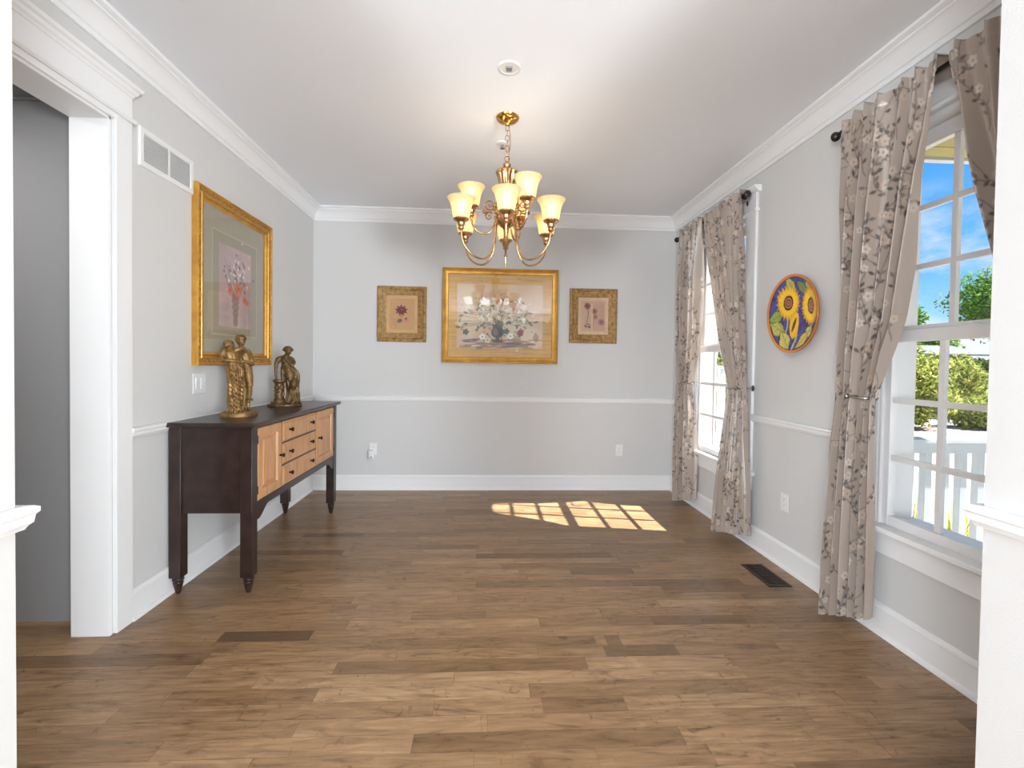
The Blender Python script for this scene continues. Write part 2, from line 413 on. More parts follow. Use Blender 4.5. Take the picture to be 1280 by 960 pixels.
class Canvas:
    """raster with coordinates in metres, x right 0..w, y up 0..h"""
    def __init__(s, w, h, nu, nv, base):
        s.w, s.h = w, h; s.nu, s.nv = nu, nv; s.px = w / (nu - 1)
        s.x = np.linspace(0, w, nu)[None, :].repeat(nv, 0); s.y = np.linspace(h, 0, nv)[:, None].repeat(nu, 1)
        s.c = np.zeros((nv, nu, 3)); s.c[:] = base if np.ndim(base) == 3 else np.asarray(base)
    def blend(s, mask, col, sl=(slice(None), slice(None))):
        m = mask[..., None]; s.c[sl] = s.c[sl] * (1 - m) + np.asarray(col) * m
    def win(s, x0, x1, y0, y1):
        i0 = max(0, int((s.h - y1) / s.h * (s.nv - 1)) - 1); i1 = min(s.nv, int((s.h - y0) / s.h * (s.nv - 1)) + 3)
        j0 = max(0, int(x0 / s.px) - 1); j1 = min(s.nu, int(x1 / s.px) + 3)
        return (slice(i0, max(i0, i1)), slice(j0, max(j0, j1)))
    def ell(s, cx, cy, a, b, ang, col, alpha=1.0, pointy=0.0, soft=None):
        R = max(a, b) * 1.2 + s.px * 2; sl = s.win(cx - R, cx + R, cy - R, cy + R)
        X = s.x[sl] - cx; Y = s.y[sl] - cy
        if X.size == 0: return
        ca, sa = math.cos(ang), math.sin(ang); u = (X * ca + Y * sa) / a; v = (-X * sa + Y * ca) / b
        if pointy: v = v / np.maximum(0.08, (1 - pointy * np.abs(u) ** 1.5))
        d = np.sqrt(u * u + v * v); e = soft if soft else 1.1 * s.px / min(a, b)
        s.blend(np.clip(sm(1 + e / 2, 1 - e / 2, d), 0, 1) * alpha, col, sl)
    def line(s, pts, wd, col, alpha=1.0):
        for (x0, y0), (x1, y1) in zip(pts[:-1], pts[1:]):
            R = wd + s.px * 2; sl = s.win(min(x0, x1) - R, max(x0, x1) + R, min(y0, y1) - R, max(y0, y1) + R)
            X = s.x[sl]; Y = s.y[sl]
            if X.size == 0: continue
            dx, dy = x1 - x0, y1 - y0; t = np.clip(((X - x0) * dx + (Y - y0) * dy) / (dx * dx + dy * dy + 1e-12), 0, 1)
            d = np.hypot(X - x0 - t * dx, Y - y0 - t * dy)
            s.blend(np.clip(0.5 + (wd / 2 - d) / s.px, 0, 1) * alpha, col, sl)
    def rect(s, x0, x1, y0, y1, col, alpha=1.0):
        m = np.clip(0.5 + (s.x - x0) / s.px, 0, 1) * np.clip(0.5 + (x1 - s.x) / s.px, 0, 1) * np.clip(0.5 + (s.y - y0) / s.px, 0, 1) * np.clip(0.5 + (y1 - s.y) / s.px, 0, 1)
        s.blend(m * alpha, col)
    def flower(s, cx, cy, r, col, dark, n=5, ph=0.0):
        for k in range(n):
            a = ph + 2 * PI * k / n; s.ell(cx + r * 0.55 * math.cos(a), cy + r * 0.55 * math.sin(a), r * 0.55, r * 0.42, a, col, 0.95)
        s.ell(cx, cy, r * 0.25, r * 0.25, 0, dark, 0.9)
# ================================================================== SETTING
struct(MB().box(-3.4, 2.0, -4.4, 4.65, -0.1, 0), 'floor', 'floor', 'brown stained maple plank floor with staggered boards', 'floor')
struct(MB().box(-3.4, 1.998, -4.4, 4.65, CEIL, CEIL + 0.14).box(1.998, 3.5, -4.4, 0.75, CEIL, CEIL + 0.14), 'ceiling', 'ceil', 'plain white painted ceiling over the dining room', 'ceiling')
struct(MB().box(2.0, 3.5, -4.4, 0.75, -0.1, 0), 'floor_rear', 'floor', 'plank floor of the room behind the viewer', 'floor')
TW = 0.145
HEADZ = 2.262; JY = 2.128; JN = 1.20
struct(MB().box(XL - TW, XL, JY, 4.65, 0, CEIL).box(XL - TW, XL, 0.75, JN, 0, CEIL).box(XL - TW, XL, JN, JY, HEADZ, CEIL),
       'wall_left', 'wall', 'light warm grey wall left of the sideboard with the cased doorway', 'wall')
struct(MB().box(XL - TW, 1.998, D, 4.65, 0, CEIL), 'wall_back', 'wall', 'light grey end wall carrying the three framed pictures', 'wall')
WC = (3.622, 1.700)                              # window centres along the right wall
WH, WZ0, WZ1 = 0.405, 0.47, 2.28
wr = MB(); XO = XR + 0.16
edges = [0.75, WC[1] - WH, WC[1] + WH, WC[0] - WH, WC[0] + WH, D]
for a, b, hole in zip(edges[:-1], edges[1:], (0, 1, 0, 1, 0)):
    if hole: wr.box(XR, XO, a, b, 0, WZ0).box(XR, XO, a, b, WZ1, CEIL)
    else: wr.box(XR, XO, a, b, 0, CEIL)
struct(wr, 'wall_right', 'wall', 'light grey wall on the right with two curtained windows', 'wall')
struct(MB().box(XL, OXL, 0.75, YF, 0, CEIL), 'wall_front_left', 'wall', 'grey wall end at the left edge of view', 'wall')
struct(MB().box(OXR, XR, 0.75, YF, 0, CEIL), 'wall_front_right', 'wall', 'textured grey wall end at the right edge of view', 'wall')
# room the photograph is taken from
struct(MB().box(-3.4, -3.2, -4.3, 0.75, 0, CEIL), 'wall_rear_left', 'wall', 'left wall of the room behind the viewer', 'wall')
struct(MB().box(3.3, 3.5, -4.3, 0.75, 0, CEIL), 'wall_rear_right', 'wall', 'right wall of the room behind the viewer', 'wall')
struct(MB().box(-3.4, -2.1, -4.4, -4.2, 0, CEIL).box(2.3, 3.5, -4.4, -4.2, 0, CEIL).box(-2.1, 2.3, -4.4, -4.2, 0, 0.45).box(-2.1, 2.3, -4.4, -4.2, 2.45, CEIL),
       'wall_rear', 'wall', 'far wall behind the viewer with a wide window opening', 'wall')
struct(MB().box(1.998, 3.3, 0.65, 0.75, 0, CEIL).box(-3.2, XL - TW, 0.72, 0.76, 0, CEIL), 'wall_rear_front', 'wall', 'wall of the rear room facing away from the dining room', 'wall')
# hall behind the doorway
HC = 2.43
struct(MB().box(-3.3, XL - TW, 2.245, 2.36, 0, CEIL), 'wall_hall_back', 'hall', 'dark grey hall wall seen through the doorway', 'wall')
struct(MB().box(-3.3, -3.2, 0.76, 2.245, 0, CEIL).box(-3.2, XL - TW, 0.76, 0.9, 0, CEIL), 'wall_hall_left', 'hall', 'dark grey side walls of the hall', 'wall')
struct(MB().box(-3.2, XL - TW, 0.9, 2.245, HC, HC + 0.08), 'ceiling_hall', 'hall', 'grey hall ceiling beyond the doorway', 'ceiling')

def run(mb, prof, a, b, nrm, m0=0, m1=0):
    a = Vector(a); b = Vector(b); n = Vector(nrm); d = (b - a).normalized(); k = len(prof); vs = []
    for p, z in prof: q = a + n * p + d * (m0 * p); vs.append((q.x, q.y, z))
    for p, z in prof: q = b + n * p - d * (m1 * p); vs.append((q.x, q.y, z))
    fs = [(j, (j + 1) % k, k + (j + 1) % k, k + j) for j in range(k)] + [tuple(range(k)), tuple(range(2 * k - 1, k - 1, -1))]
    return mb.add(vs, fs)
CROWN = [(0, 2.538), (0.013, 2.538), (0.016, 2.546), (0.016, 2.556), (0.011, 2.562), (0.020, 2.567), (0.030, 2.590), (0.048, 2.616), (0.062, 2.627), (0.070, 2.629), (0.070, 2.637), (0.082, 2.641), (0.090, 2.648), (0.090, 2.660), (0, 2.660)]
BASE = [(0, 0), (0.026, 0), (0.026, 0.010), (0.022, 0.019), (0.015, 0.022), (0.015, 0.118), (0.019, 0.122), (0.017, 0.132), (0.010, 0.139), (0.006, 0.143), (0, 0.143)]
CHAIR = [(0, 0.850), (0.010, 0.850), (0.014, 0.858), (0.020, 0.864), (0.022, 0.880), (0.027, 0.886), (0.027, 0.896), (0.020, 0.900), (0, 0.900)]
def trims(n, name_l, prof, a, b, nrm, m0, m1, label):
    mb = MB(); run(mb, prof, a, b, nrm, m0, m1)
    o = struct(mb, n, 'trim', label, 'trim', smooth=30)
    return o
PL, PB, PR = (1, 0), (0, -1), (-1, 0)
trims('trim_1', '', CROWN, (XL, YF), (XL, D), PL, 1, 1, 'white crown moulding along the left wall')
trims('trim_2', '', CROWN, (XL, D), (XR, D), PB, 1, 1, 'white crown moulding along the end wall')
trims('trim_3', '', CROWN, (XR, D), (XR, YF), PR, 1, 1, 'white crown moulding above the curtained windows')
trims('baseboard_left', '', BASE, (XL, 2.231), (XL, D), PL, 0, 1, 'white baseboard under the sideboard')
trims('baseboard_back', '', BASE, (XL, D), (XR, D), PB, 1, 1, 'white baseboard along the end wall')
trims('baseboard_right', '', BASE, (XR, D), (XR, YF), PR, 1, 1, 'white baseboard below the windows')
trims('trim_4', '', CHAIR, (XL, 2.231), (XL, D), PL, 0, 1, 'white chair rail on the left wall behind the sideboard')
trims('trim_5', '', CHAIR, (XL, D), (XR, D), PB, 1, 1, 'white chair rail below the framed pictures on the end wall')
CO = 0.517
trims('trim_6', '', CHAIR, (XR, D), (XR, WC[0] + CO), PR, 1, 0, 'short white chair rail in the far right corner behind the curtain')
trims('trim_7', '', CHAIR, (XR, WC[0] - CO), (XR, WC[1] + CO), PR, 0, 0, 'white chair rail on the right wall between the windows')
for nm, xs, xe, nr, sgn, lab in (('trim_8', OXL, XL, 1, 1, 'white chair rail wrapping the wall end at the left edge'), ('trim_9', OXR, XR, -1, -1, 'white chair rail wrapping the wall end at the right edge')):
    mb = MB()
    run(mb, CHAIR, (xs, 0.75), (xs, YF), (nr, 0), 0, -1)
    run(mb, CHAIR, (xs, YF), (xe, YF), (0, 1), -1, 0)
    struct(mb, nm, 'trim', lab, 'trim', smooth=30)
mb = MB()
HCROWN = [(0, 2.375), (0.012, 2.375), (0.014, 2.386), (0.008, 2.392), (0.022, 2.402), (0.040, 2.412), (0.046, 2.420), (0.052, HC), (0, HC)]
run(mb, HCROWN, (XL - TW, 2.245), (-3.2, 2.245), (0, -1), 0, 1)
tag(mb.build('trim_10', 'hall', smooth=30), 'grey crown moulding on the hall wall', 'trim', kind='structure')

# cased doorway in the left wall
dc = thing('door_1', 'white cased doorway to the grey hall with crown-topped header', 'doorway', (XL, JY, 0), kind='structure')
c0 = JY + 0.010; c1 = 2.231
MB().box(XL, XL + 0.020, c0, c1, 0, 2.285).build('side_casing', 'trim', dc, bevel=0.002)
MB().box(XL, XL + 0.020, 1.10, JN - 0.010, 0, 2.285).build('side_casing', 'trim', dc, bevel=0.002)
MB().box(XL - 0.001, XL + 0.018, JN - 0.010, c0, HEADZ - 0.003, 2.287).build('head_casing', 'trim', dc, bevel=0.002)
MB().box(XL - TW - 0.012, XL + 0.006, JY - 0.014, JY + 0.002, 0, HEADZ).box(XL - TW - 0.012, XL + 0.006, JN - 0.002, JN + 0.014, 0, HEADZ).box(XL - TW - 0.012, XL + 0.006, JN, JY, HEADZ - 0.014, HEADZ + 0.002).build('jamb', 'trim', dc, bevel=0.002)
MB().box(XL, XL + 0.020, 1.10, c1, 2.285, 2.405).build('header_board', 'trim', dc, bevel=0.001)
mb = MB(); run(mb, [(0, 2.285), (0.026, 2.285), (0.033, 2.292), (0.033, 2.298), (0.026, 2.305), (0, 2.305)], (XL, 1.085), (XL, c1 + 0.014), PL); mb.build('header_fillet', 'trim', dc, smooth=30)
mb = MB(); cap = [(0, 2.398), (0.024, 2.398), (0.028, 2.408), (0.036, 2.414), (0.040, 2.426), (0.050, 2.432), (0.054, 2.445), (0, 2.445)]
run(mb, cap, (XL, 1.07), (XL, c1 - 0.02), PL, 0, -0.9); run(mb, cap, (XL, c1 - 0.02), (XL, c1), (0.001, 0), 0, 0)
mb.build('header_cap', 'trim', dc, smooth=30)

# windows
def window(n, yc, label):
    w = thing('window_%d' % n, label, 'window', (XR, yc, 0.5), kind='structure')
    G = 0.3415; SW = 0.386
    X1 = XR + 0.035; X2 = XR + 0.068
    # jamb liner
    f = MB().box(XR - 0.002, XO + 0.02, yc - WH, yc - SW - 0.001, WZ0, WZ1).box(XR - 0.002, XO + 0.02, yc + SW + 0.001, yc + WH, WZ0, WZ1).box(XR - 0.002, XO + 0.02, yc - WH, yc + WH, 2.256, WZ1)
    f.box(XR + 0.004, X1 - 0.014, yc - SW, yc - SW + 0.012, 0.5, 2.256).box(XR + 0.004, X1 - 0.014, yc + SW - 0.012, yc + SW, 0.5, 2.256)
    f.build('window_frame', 'vinyl', w, bevel=0.0015)
    # exterior sill and casing
    MB().prism([(XR + 0.05, 0.530), (XO + 0.10, 0.500), (XO + 0.10, 0.455), (XR + 0.05, 0.47)], lambda p, t: (p[0], t, p[1]), yc - 0.50, yc + 0.50).build('outer_sill', 'vinyl', w)
    MB().box(XO, XO + 0.03, yc - 0.52, yc - SW - 0.015, 0.5, 2.36).box(XO, XO + 0.03, yc + SW + 0.015, yc + 0.52, 0.5, 2.36).box(XO, XO + 0.03, yc - 0.52, yc + 0.52, 2.25, 2.36).build('outer_casing', 'vinyl', w)
    def sash(nm, X, z0, z1, g0, g1, rows, hw):
        s = MB()
        t = 0.017
        for sg in (-1, 1):
            a, b = yc + sg * G, yc + sg * SW
            s.box(X - t, X + t, min(a, b), max(a, b), z0, z1)
        s.box(X - t, X + t, yc - G, yc + G, z0, g0).box(X - t, X + t, yc - G, yc + G, g1, z1)
        so = s.build(nm, 'vinyl', w, bevel=0.0025)
        mu = MB()
        for k in (-1, 1): mu.box(X - 0.010, X + 0.010, yc + k * 0.1138 - 0.0125, yc + k * 0.1138 + 0.0125, g0, g1)
        for k in (1, 2):
            z = g0 + (g1 - g0) * k / 3; mu.box(X - 0.0095, X + 0.0095, yc - G, yc + G, z - 0.0125, z + 0.0125)
        mu.build('muntin_grid', 'vinyl', so, bevel=0.003)
        MB().box(X - 0.0015, X + 0.0015, yc - G - 0.005, yc + G + 0.005, g0 - 0.005, g1 + 0.005).build('glass_pane', 'glass', so)
        return so
    lo = sash('lower_sash', X1, 0.503, 1.398, 0.549, 1.345, 3, 0)
    up = sash('upper_sash', X2 + 0.002, 1.385, 2.256, 1.418, 2.190, 3, 0)
    # sash lock on the meeting rail
    MB().box(X1 - 0.012, X1 + 0.014, yc - 0.03, yc + 0.03, 1.396, 1.402).lathe([(0.012, 1.402), (0.012, 1.410)], (X1, yc, 0), seg=14).box(X1 - 0.004, X1 + 0.004, yc, yc + 0.04, 1.404, 1.412).build('sash_lock', 'vinyl', lo)
    # interior casing
    for sg in (-1, 1):
        a, b = yc + sg * (WH - 0.004), yc + sg * CO
        MB().box(XR - 0.019, XR, min(a, b), max(a, b), 0.505, 2.288).build('side_casing', 'trim', w, bevel=0.002)
    MB().box(XR - 0.019, XR, yc - CO, yc + CO, 2.308, 2.424).build('header_board', 'trim', w, bevel=0.0015)
    q = MB(); run(q, [(0, 2.288), (0.026, 2.288), (0.032, 2.294), (0.032, 2.302), (0.026, 2.308), (0, 2.308)], (XR, yc - CO - 0.012), (XR, yc + CO + 0.012), PR); q.build('header_fillet', 'trim', w, smooth=30)
    q = MB(); run(q, [(0, 2.416), (0.024, 2.416), (0.030, 2.426), (0.038, 2.432), (0.046, 2.446), (0.050, 2.458), (0, 2.458)], (XR, yc - CO - 0.03), (XR, yc + CO + 0.03), PR); q.build('header_cap', 'trim', w, smooth=30)
    MB().box(XR - 0.052, XR + 0.02, yc - CO - 0.024, yc + CO + 0.024, 0.480, 0.505).build('stool', 'trim', w, bevel=0.006, seg=3)
    MB().box(XR - 0.017, XR, yc - CO, yc + CO, 0.376, 0.480).build('apron', 'trim', w, bevel=0.002)
    return w
window(1, WC[0], 'far white double-hung window with sunlight through its panes')
window(2, WC[1], 'near white double-hung window looking onto porch railing and bushes')
# ================================================================== SIDEBOARD
SB = thing('sideboard', 'dark espresso sideboard with honey maple doors and drawers against the left wall', 'sideboard', (-1.415, 3.154, 0))
bx0, bx1, by0, by1 = -1.622, -1.205, 2.474, 3.834
LG = 0.060
def leg_mb(x, y):
    m = MB(); h = LG / 2
    m.box(x - h, x + h, y - h, y + h, 0.088, 0.874)
    m.lathe([(0.0, 0.0), (0.010, 0.0), (0.013, 0.006), (0.022, 0.045), (0.025, 0.058), (0.022, 0.064), (0.026, 0.067), (0.028, 0.073), (0.026, 0.079), (0.022, 0.082), (0.026, 0.089)], (x, y, 0), seg=20)
    return m
for x in (bx1 - LG / 2, bx0 + LG / 2):
    for y in (by0 + LG / 2, by1 - LG / 2):
        leg_mb(x, y).build('leg', 'espresso', SB, smooth=35, bevel=0.002)
top = MB()
tx0, tx1, ty0, ty1 = -1.634, -1.178, 2.446, 3.862
rings = []
for e, z in ((0.012, 0.872), (0.006, 0.875), (0.002, 0.880), (0.0, 0.886), (0.002, 0.892), (0.008, 0.897)):
    rings.append([(tx0 + e, ty0 + e, z), (tx1 - e, ty0 + e, z), (tx1 - e, ty1 - e, z), (tx0 + e, ty1 - e, z)])
top.frame(rings); top.add(rings[0], [(3, 2, 1, 0)]); top.add(rings[-1], [(0, 1, 2, 3)])
top.build('top', 'espresso', SB, smooth=30)
for y, s in ((by0, 1), (by1, -1)):
    a, b = y + s * 0.014, y + s * 0.034
    MB().box(bx0 + LG, bx1 - LG, min(a, b), max(a, b), 0.422, 0.872).build('side_panel', 'espresso', SB)
MB().box(bx0 + 0.004, bx0 + 0.018, by0 + LG, by1 - LG, 0.44, 0.872).build('back_panel', 'espresso', SB)
MB().box(bx0 + 0.02, bx1 - 0.03, by0 + 0.035, by1 - 0.035, 0.452, 0.466).build('bottom_panel', 'espresso', SB)
# face frame and shaped apron
ff = MB(); fx0, fx1 = bx1 - 0.024, bx1 - 0.004
dz0, dz1 = 0.470, 0.862
ff.box(fx0, fx1, by0 + LG, by1 - LG, dz1 + 0.002, 0.872)
for y in (2.836, 3.389): ff.box(fx0, fx1, y - 0.003, y + 0.003, dz0, dz1)
for z in (0.597, 0.730): ff.box(fx0, fx1, 2.84, 3.385, z - 0.004, z + 0.004)
ff.box(fx0 - 0.02, fx0 - 0.016, by0 + LG, by1 - LG, dz0, dz1)
ff.build('face_frame', 'espresso', SB)
ya, yb = by0 + LG, by1 - LG
def apz(y):
    t = min(y - ya, yb - y)
    return 0.372 + (0.430 - 0.372) * float(sm(0.02, 0.14, t)) if t < 0.14 else 0.430
poly = [(ya, 0.470)] + [(ya + (yb - ya) * k / 90, apz(ya + (yb - ya) * k / 90)) for k in range(91)] + [(yb, 0.470)]
MB().prism(poly, lambda p, t: (t, p[0], p[1]), fx0, fx1).build('apron', 'espresso', SB)
FX = bx1 - 0.002
def knob(y, z, parent):
    m = MB(); prof = [(0.007, FX - 0.002), (0.0065, FX + 0.004), (0.005, FX + 0.012), (0.008, FX + 0.016), (0.0125, FX + 0.020), (0.0135, FX + 0.024), (0.010, FX + 0.028), (0.0, FX + 0.029)]
    m.lathe(prof, (0, y, z), 'X', 18); return m.build('knob', 'knob', parent, smooth=40)
def panel(y0, y1, z0, z1, inset):
    def loop(e, x): return [(x, y0 + e, z0 + e), (x, y1 - e, z0 + e), (x, y1 - e, z1 - e), (x, y0 + e, z1 - e)]
    m = MB(); R = [loop(0, FX - 0.020), loop(0, FX - 0.004), loop(0.004, FX)]
    if inset:
        R += [loop(0.052, FX), loop(0.056, FX - 0.010), loop(0.063, FX - 0.011), loop(0.074, FX - 0.002), loop(0.078, FX - 0.001)]
    else:
        R += [loop(0.012, FX), loop(0.015, FX + 0.003)]
    m.frame(R); m.add(R[-1], [(0, 1, 2, 3)]); m.add(R[0], [(3, 2, 1, 0)])
    return m
for (y0, y1, ky, hy) in ((2.540, 2.831, 2.806, 2.536), (3.394, 3.768, 3.437, 3.772)):
    d = panel(y0, y1, dz0 + 0.001, dz1 - 0.002, True).build('door', 'maple', SB, smooth=25)
    knob(ky, 0.665, d)
    for z in (0.53, 0.80):
        MB().lathe([(0.004, z - 0.022), (0.004, z + 0.022)], (FX + 0.001, hy, 0), seg=10).box(FX - 0.012, FX - 0.001, hy - 0.003, hy + 0.006, z - 0.02, z + 0.02).build('hinge', 'knob', d)
for z0, z1 in ((0.735, 0.860), (0.602, 0.726), (0.471, 0.593)):
    d = panel(2.842, 3.384, z0, z1, False).build('drawer', 'maple', SB, smooth=25)
    for ky in (2.934, 3.280): knob(ky, (z0 + z1) / 2 + 0.002, d)

# ================================================================== PICTURES
def frame_run(mb, w, h, prof, fn):
    """prof: (inset, depth) outer to inner; rectangle w x h centred, fn(u, v, d)"""
    R = []
    for e, d in prof:
        R.append([fn(-w / 2 + e, -h / 2 + e, d), fn(w / 2 - e, -h / 2 + e, d), fn(w / 2 - e, h / 2 - e, d), fn(-w / 2 + e, h / 2 - e, d)])
    return mb.frame(R)
def picture(name, label, cat, place, w, h, prof, fm, art, art_w, art_h, extra=None, group=None):
    """place(u, v, d) -> world, d out of the wall"""
    t = thing(name, label, cat, place(0, 0, 0.0), group)
    frame_run(MB(), w, h, prof, place).build('frame', fm, t, smooth=35)
    if extra: extra(t)
    P = np.array([[place(x - art_w / 2, y - art_h / 2, 0.008) for x in art.x[0]] for y in art.y[:, 0]], float).reshape(art.nv, art.nu, 3)
    grid_mesh('print', P, art.c, 'paint', t, smooth=False)
    MB().add([place(-art_w / 2, -art_h / 2, 0.001), place(art_w / 2, -art_h / 2, 0.001), place(art_w / 2, art_h / 2, 0.001), place(-art_w / 2, art_h / 2, 0.001)], [(0, 1, 2, 3)]).build('backing', 'slot', t)
    g = [place(sx * art_w / 2, sy * art_h / 2, 0.0115) for sx, sy in ((-1, -1), (1, -1), (1, 1), (-1, 1))]
    MB().add(g, [(0, 1, 2, 3)]).build('glass', 'picglass', t)
    return t
def on_back(cx, cz):
    return lambda u, v, d: (cx + u, D - 0.001 - d, cz + v)
def on_left(cy, cz):
    return lambda u, v, d: (XL + 0.001 + d, cy + u, cz + v)

# centre picture: vase of flowers in a gold frame with a grasscloth mat
rg = random.Random(5)
W0, H0 = 1.106, 0.904
CW, CH = 1.00, 0.80
c = Canvas(CW, CH, 300, 240, lin((214, 166, 82)))
n = vnoise((240, 300), (60, 4), 3, 3); n2 = vnoise((240, 300), (5, 60), 4, 2)
c.c *= (0.72 + 0.42 * n + 0.14 * n2)[..., None]
for k in range(46):
    y = rg.random() * CH; x = rg.random() * CW * 0.8; c.line([(x, y), (x + rg.uniform(.05, .35), y + rg.uniform(-.003, .003))], 0.003, lin((120, 80, 35)), 0.55)
ax0, ax1, ay0, ay1 = 0.084, 0.908, 0.092, 0.703
bgc = np.zeros((240, 300, 3)); t1 = vnoise((240, 300), (4, 5), 8, 4)[..., None]; t2 = vnoise((240, 300), (3, 4), 9, 4)[..., None]
bgc[:] = lin((225, 200, 165)) * (1 - t1) + lin((214, 160, 125)) * t1
bgc = bgc * (1 - 0.6 * sm(.45, .75, t2)) + lin((238, 226, 200)) * (0.6 * sm(.45, .75, t2))
msk = ((c.x > ax0) & (c.x < ax1) & (c.y > ay0) & (c.y < ay1)).astype(float)
c.c = c.c * (1 - msk[..., None]) + bgc * msk[..., None]
for k in range(60):      # table top in broken strokes
    y = ay0 + rg.random() * 0.085; x = rg.uniform(ax0 + .03, ax1 - .12)
    c.ell(x + .05, y, rg.uniform(.03, .09), rg.uniform(.006, .014), 0, lin(rg.choice([(150, 105, 75), (122, 92, 98), (178, 135, 95), (105, 78, 70), (196, 160, 120)])), 0.7)
c.ell(0.845, 0.20, 0.03, 0.05, 0.1, lin((165, 120, 85)), 0.7, 0.8); c.rect(0.62, 0.70, 0.155, 0.215, lin((188, 150, 108)), 0.8)
vx, vy = 0.475, 0.16      # the urn
for (dy, a, b) in ((0.0, .055, .014), (.03, .018, .03), (.085, .062, .055), (.125, .05, .04), (.155, .062, .014)):
    c.ell(vx, vy + dy, a, b, 0, lin((88, 66, 58)), 0.95)
c.ell(vx - .02, vy + .09, .022, .04, .2, lin((150, 118, 108)), 0.6); c.ell(vx + .03, vy + .08, .014, .036, -.2, lin((52, 38, 34)), 0.7)
for k in range(70):      # stems and leaves
    a = rg.uniform(0.0, PI); r = rg.uniform(.10, .34) * (1.0 if abs(math.cos(a)) > .4 else .85)
    x1, y1 = vx + r * 1.15 * math.cos(a), vy + .17 + r * .95 * math.sin(a) - .06 * abs(math.cos(a))
    col = lin(rg.choice([(112, 112, 72), (86, 92, 62), (146, 128, 84), (74, 68, 52), (160, 140, 100)]))
    c.line([(vx, vy + .16), ((vx + x1) / 2 + rg.uniform(-.02, .02), (vy + .16 + y1) / 2 + .02), (x1, y1)], 0.004, col, 0.75)
    c.ell(x1, y1, rg.uniform(.018, .04), rg.uniform(.006, .013), rg.uniform(0, PI), col, 0.85, 0.7)
for k in range(34):      # pale lilies and a few coloured heads
    a = rg.uniform(0.05, PI - .05); r = rg.uniform(.05, .30)
    x1, y1 = vx + r * 1.15 * math.cos(a), vy + .18 + r * .9 * math.sin(a)
    col = lin(rg.choice([(245, 238, 222), (240, 228, 205), (250, 246, 236), (226, 200, 165), (205, 150, 110)]))
    for q in range(4): c.ell(x1 + rg.uniform(-.012, .012), y1 + rg.uniform(-.012, .012), rg.uniform(.016, .034), rg.uniform(.008, .014), rg.uniform(0, PI), col, 0.85, 0.6)
for k in range(150):     # loose dabs that break up the background
    a = rg.uniform(0, 2 * PI); r = abs(rg.gauss(0, .17)); c.ell(vx + r * 1.35 * math.cos(a), vy + .25 + r * .9 * math.sin(a), rg.uniform(.006, .022), rg.uniform(.004, .010), rg.uniform(0, PI), lin(rg.choice([(232, 214, 186), (196, 168, 130), (160, 140, 104), (222, 186, 150), (134, 120, 92), (240, 230, 212), (112, 104, 84)])), .7, .4)
for k in range(16):
    c.ell(rg.uniform(vx - .22, vx + .2), rg.uniform(vy + .02, vy + .2), rg.uniform(.012, .022), rg.uniform(.006, .012), rg.uniform(0, PI), lin(rg.choice([(70, 66, 50), (52, 50, 44), (95, 84, 60)])), 0.85, 0.6)
for (x, y, cc) in ((.70, .255, (186, 92, 78)), (.69, .235, (160, 70, 62)), (.17, .245, (96, 84, 62)), (.56, .255, (86, 110, 78)), (.33, .20, (250, 246, 238)), (.60, .21, (248, 242, 230)), (.38, .17, (235, 215, 180))):
    c.flower(x, y, .030, lin(cc), lin((120, 90, 60)), 5, rg.random())
gold_prof = [(0.0, 0.0), (0.0, 0.030), (0.004, 0.036), (0.010, 0.037), (0.018, 0.032), (0.040, 0.020), (0.050, 0.017), (0.054, 0.014), (0.058, 0.010)]
picture('framed_print', 'large gold-framed print of a flower vase, centre of the end wall', 'picture', on_back(0.126, 1.678), W0, H0, gold_prof, 'gold', c, CW, CH,
        extra=None)
# small pictures
def small_art(kind):
    w, h = 0.305, 0.375
    c = Canvas(w, h, 90, 112, lin((214, 176, 122)) if kind == 0 else lin((222, 190, 158)))
    nn = vnoise((112, 90), (6, 5), 21 + kind, 3)[..., None]; c.c *= 0.9 + 0.2 * nn
    inner = lin((204, 158, 112)) if kind == 0 else lin((205, 170, 145))
    c.rect(0.035, w - .035, .04, h - .04, inner, 0.9); c.c *= 0.95 + 0.1 * vnoise((112, 90), (14, 12), 31 + kind, 2)[..., None]
    if kind == 0:
        pu = lin((118, 52, 72)); px, py = 0.145, 0.225
        for k in range(9):
            a = 2 * PI * k / 9 + .2; c.ell(px + .026 * math.cos(a), py + .020 * math.sin(a), .036, .013, a, pu, .95, .6)
        c.ell(px, py, .045, .028, 0, pu); c.ell(px + .005, py + .008, .018, .010, 0, lin((150, 86, 108)), .8)
        c.line([(px + .004, py - .03), (px, .165)], .006, pu); c.line([(px, .165), (.13, .10)], .003, lin((130, 95, 80)), .8)
        c.ell(.13, .125, .024, .017, .3, lin((98, 84, 92)), .9); c.ell(.19, .135, .026, .024, 0, lin((206, 142, 116)), .9); c.ell(.19, .145, .009, .009, 0, lin((110, 42, 48)))
        for k in range(4): c.line([(.12, .125), (.055 + .01 * k, .145 - .035 * k)], .004, lin((150, 118, 96)), .7)
    else:
        c.rect(.16, .26, .05, .30, lin((196, 160, 152)), .5)
        for (x, y, r, cc) in ((.095, .285, .030, (150, 92, 80)), (.165, .235, .028, (170, 118, 84)), (.175, .18, .022, (176, 128, 96)), (.235, .13, .030, (160, 122, 128))): c.flower(x, y, r, lin(cc), lin((110, 66, 60)), 6, r * 40)
        c.line([(.10, .27), (.105, .20), (.09, .10)], .007, lin((122, 112, 106)), .9); c.line([(.165, .22), (.15, .06)], .004, lin((150, 112, 84)), .8); c.line([(.14, .30), (.145, .05)], .008, lin((236, 214, 200)), .7)
        for k in range(6): c.ell(.09 + rg.uniform(-.02, .03), .10 + rg.uniform(-.02, .03), .018, .005, rg.uniform(0, PI), lin((92, 56, 66)), .9, .5)
    return c, w, h
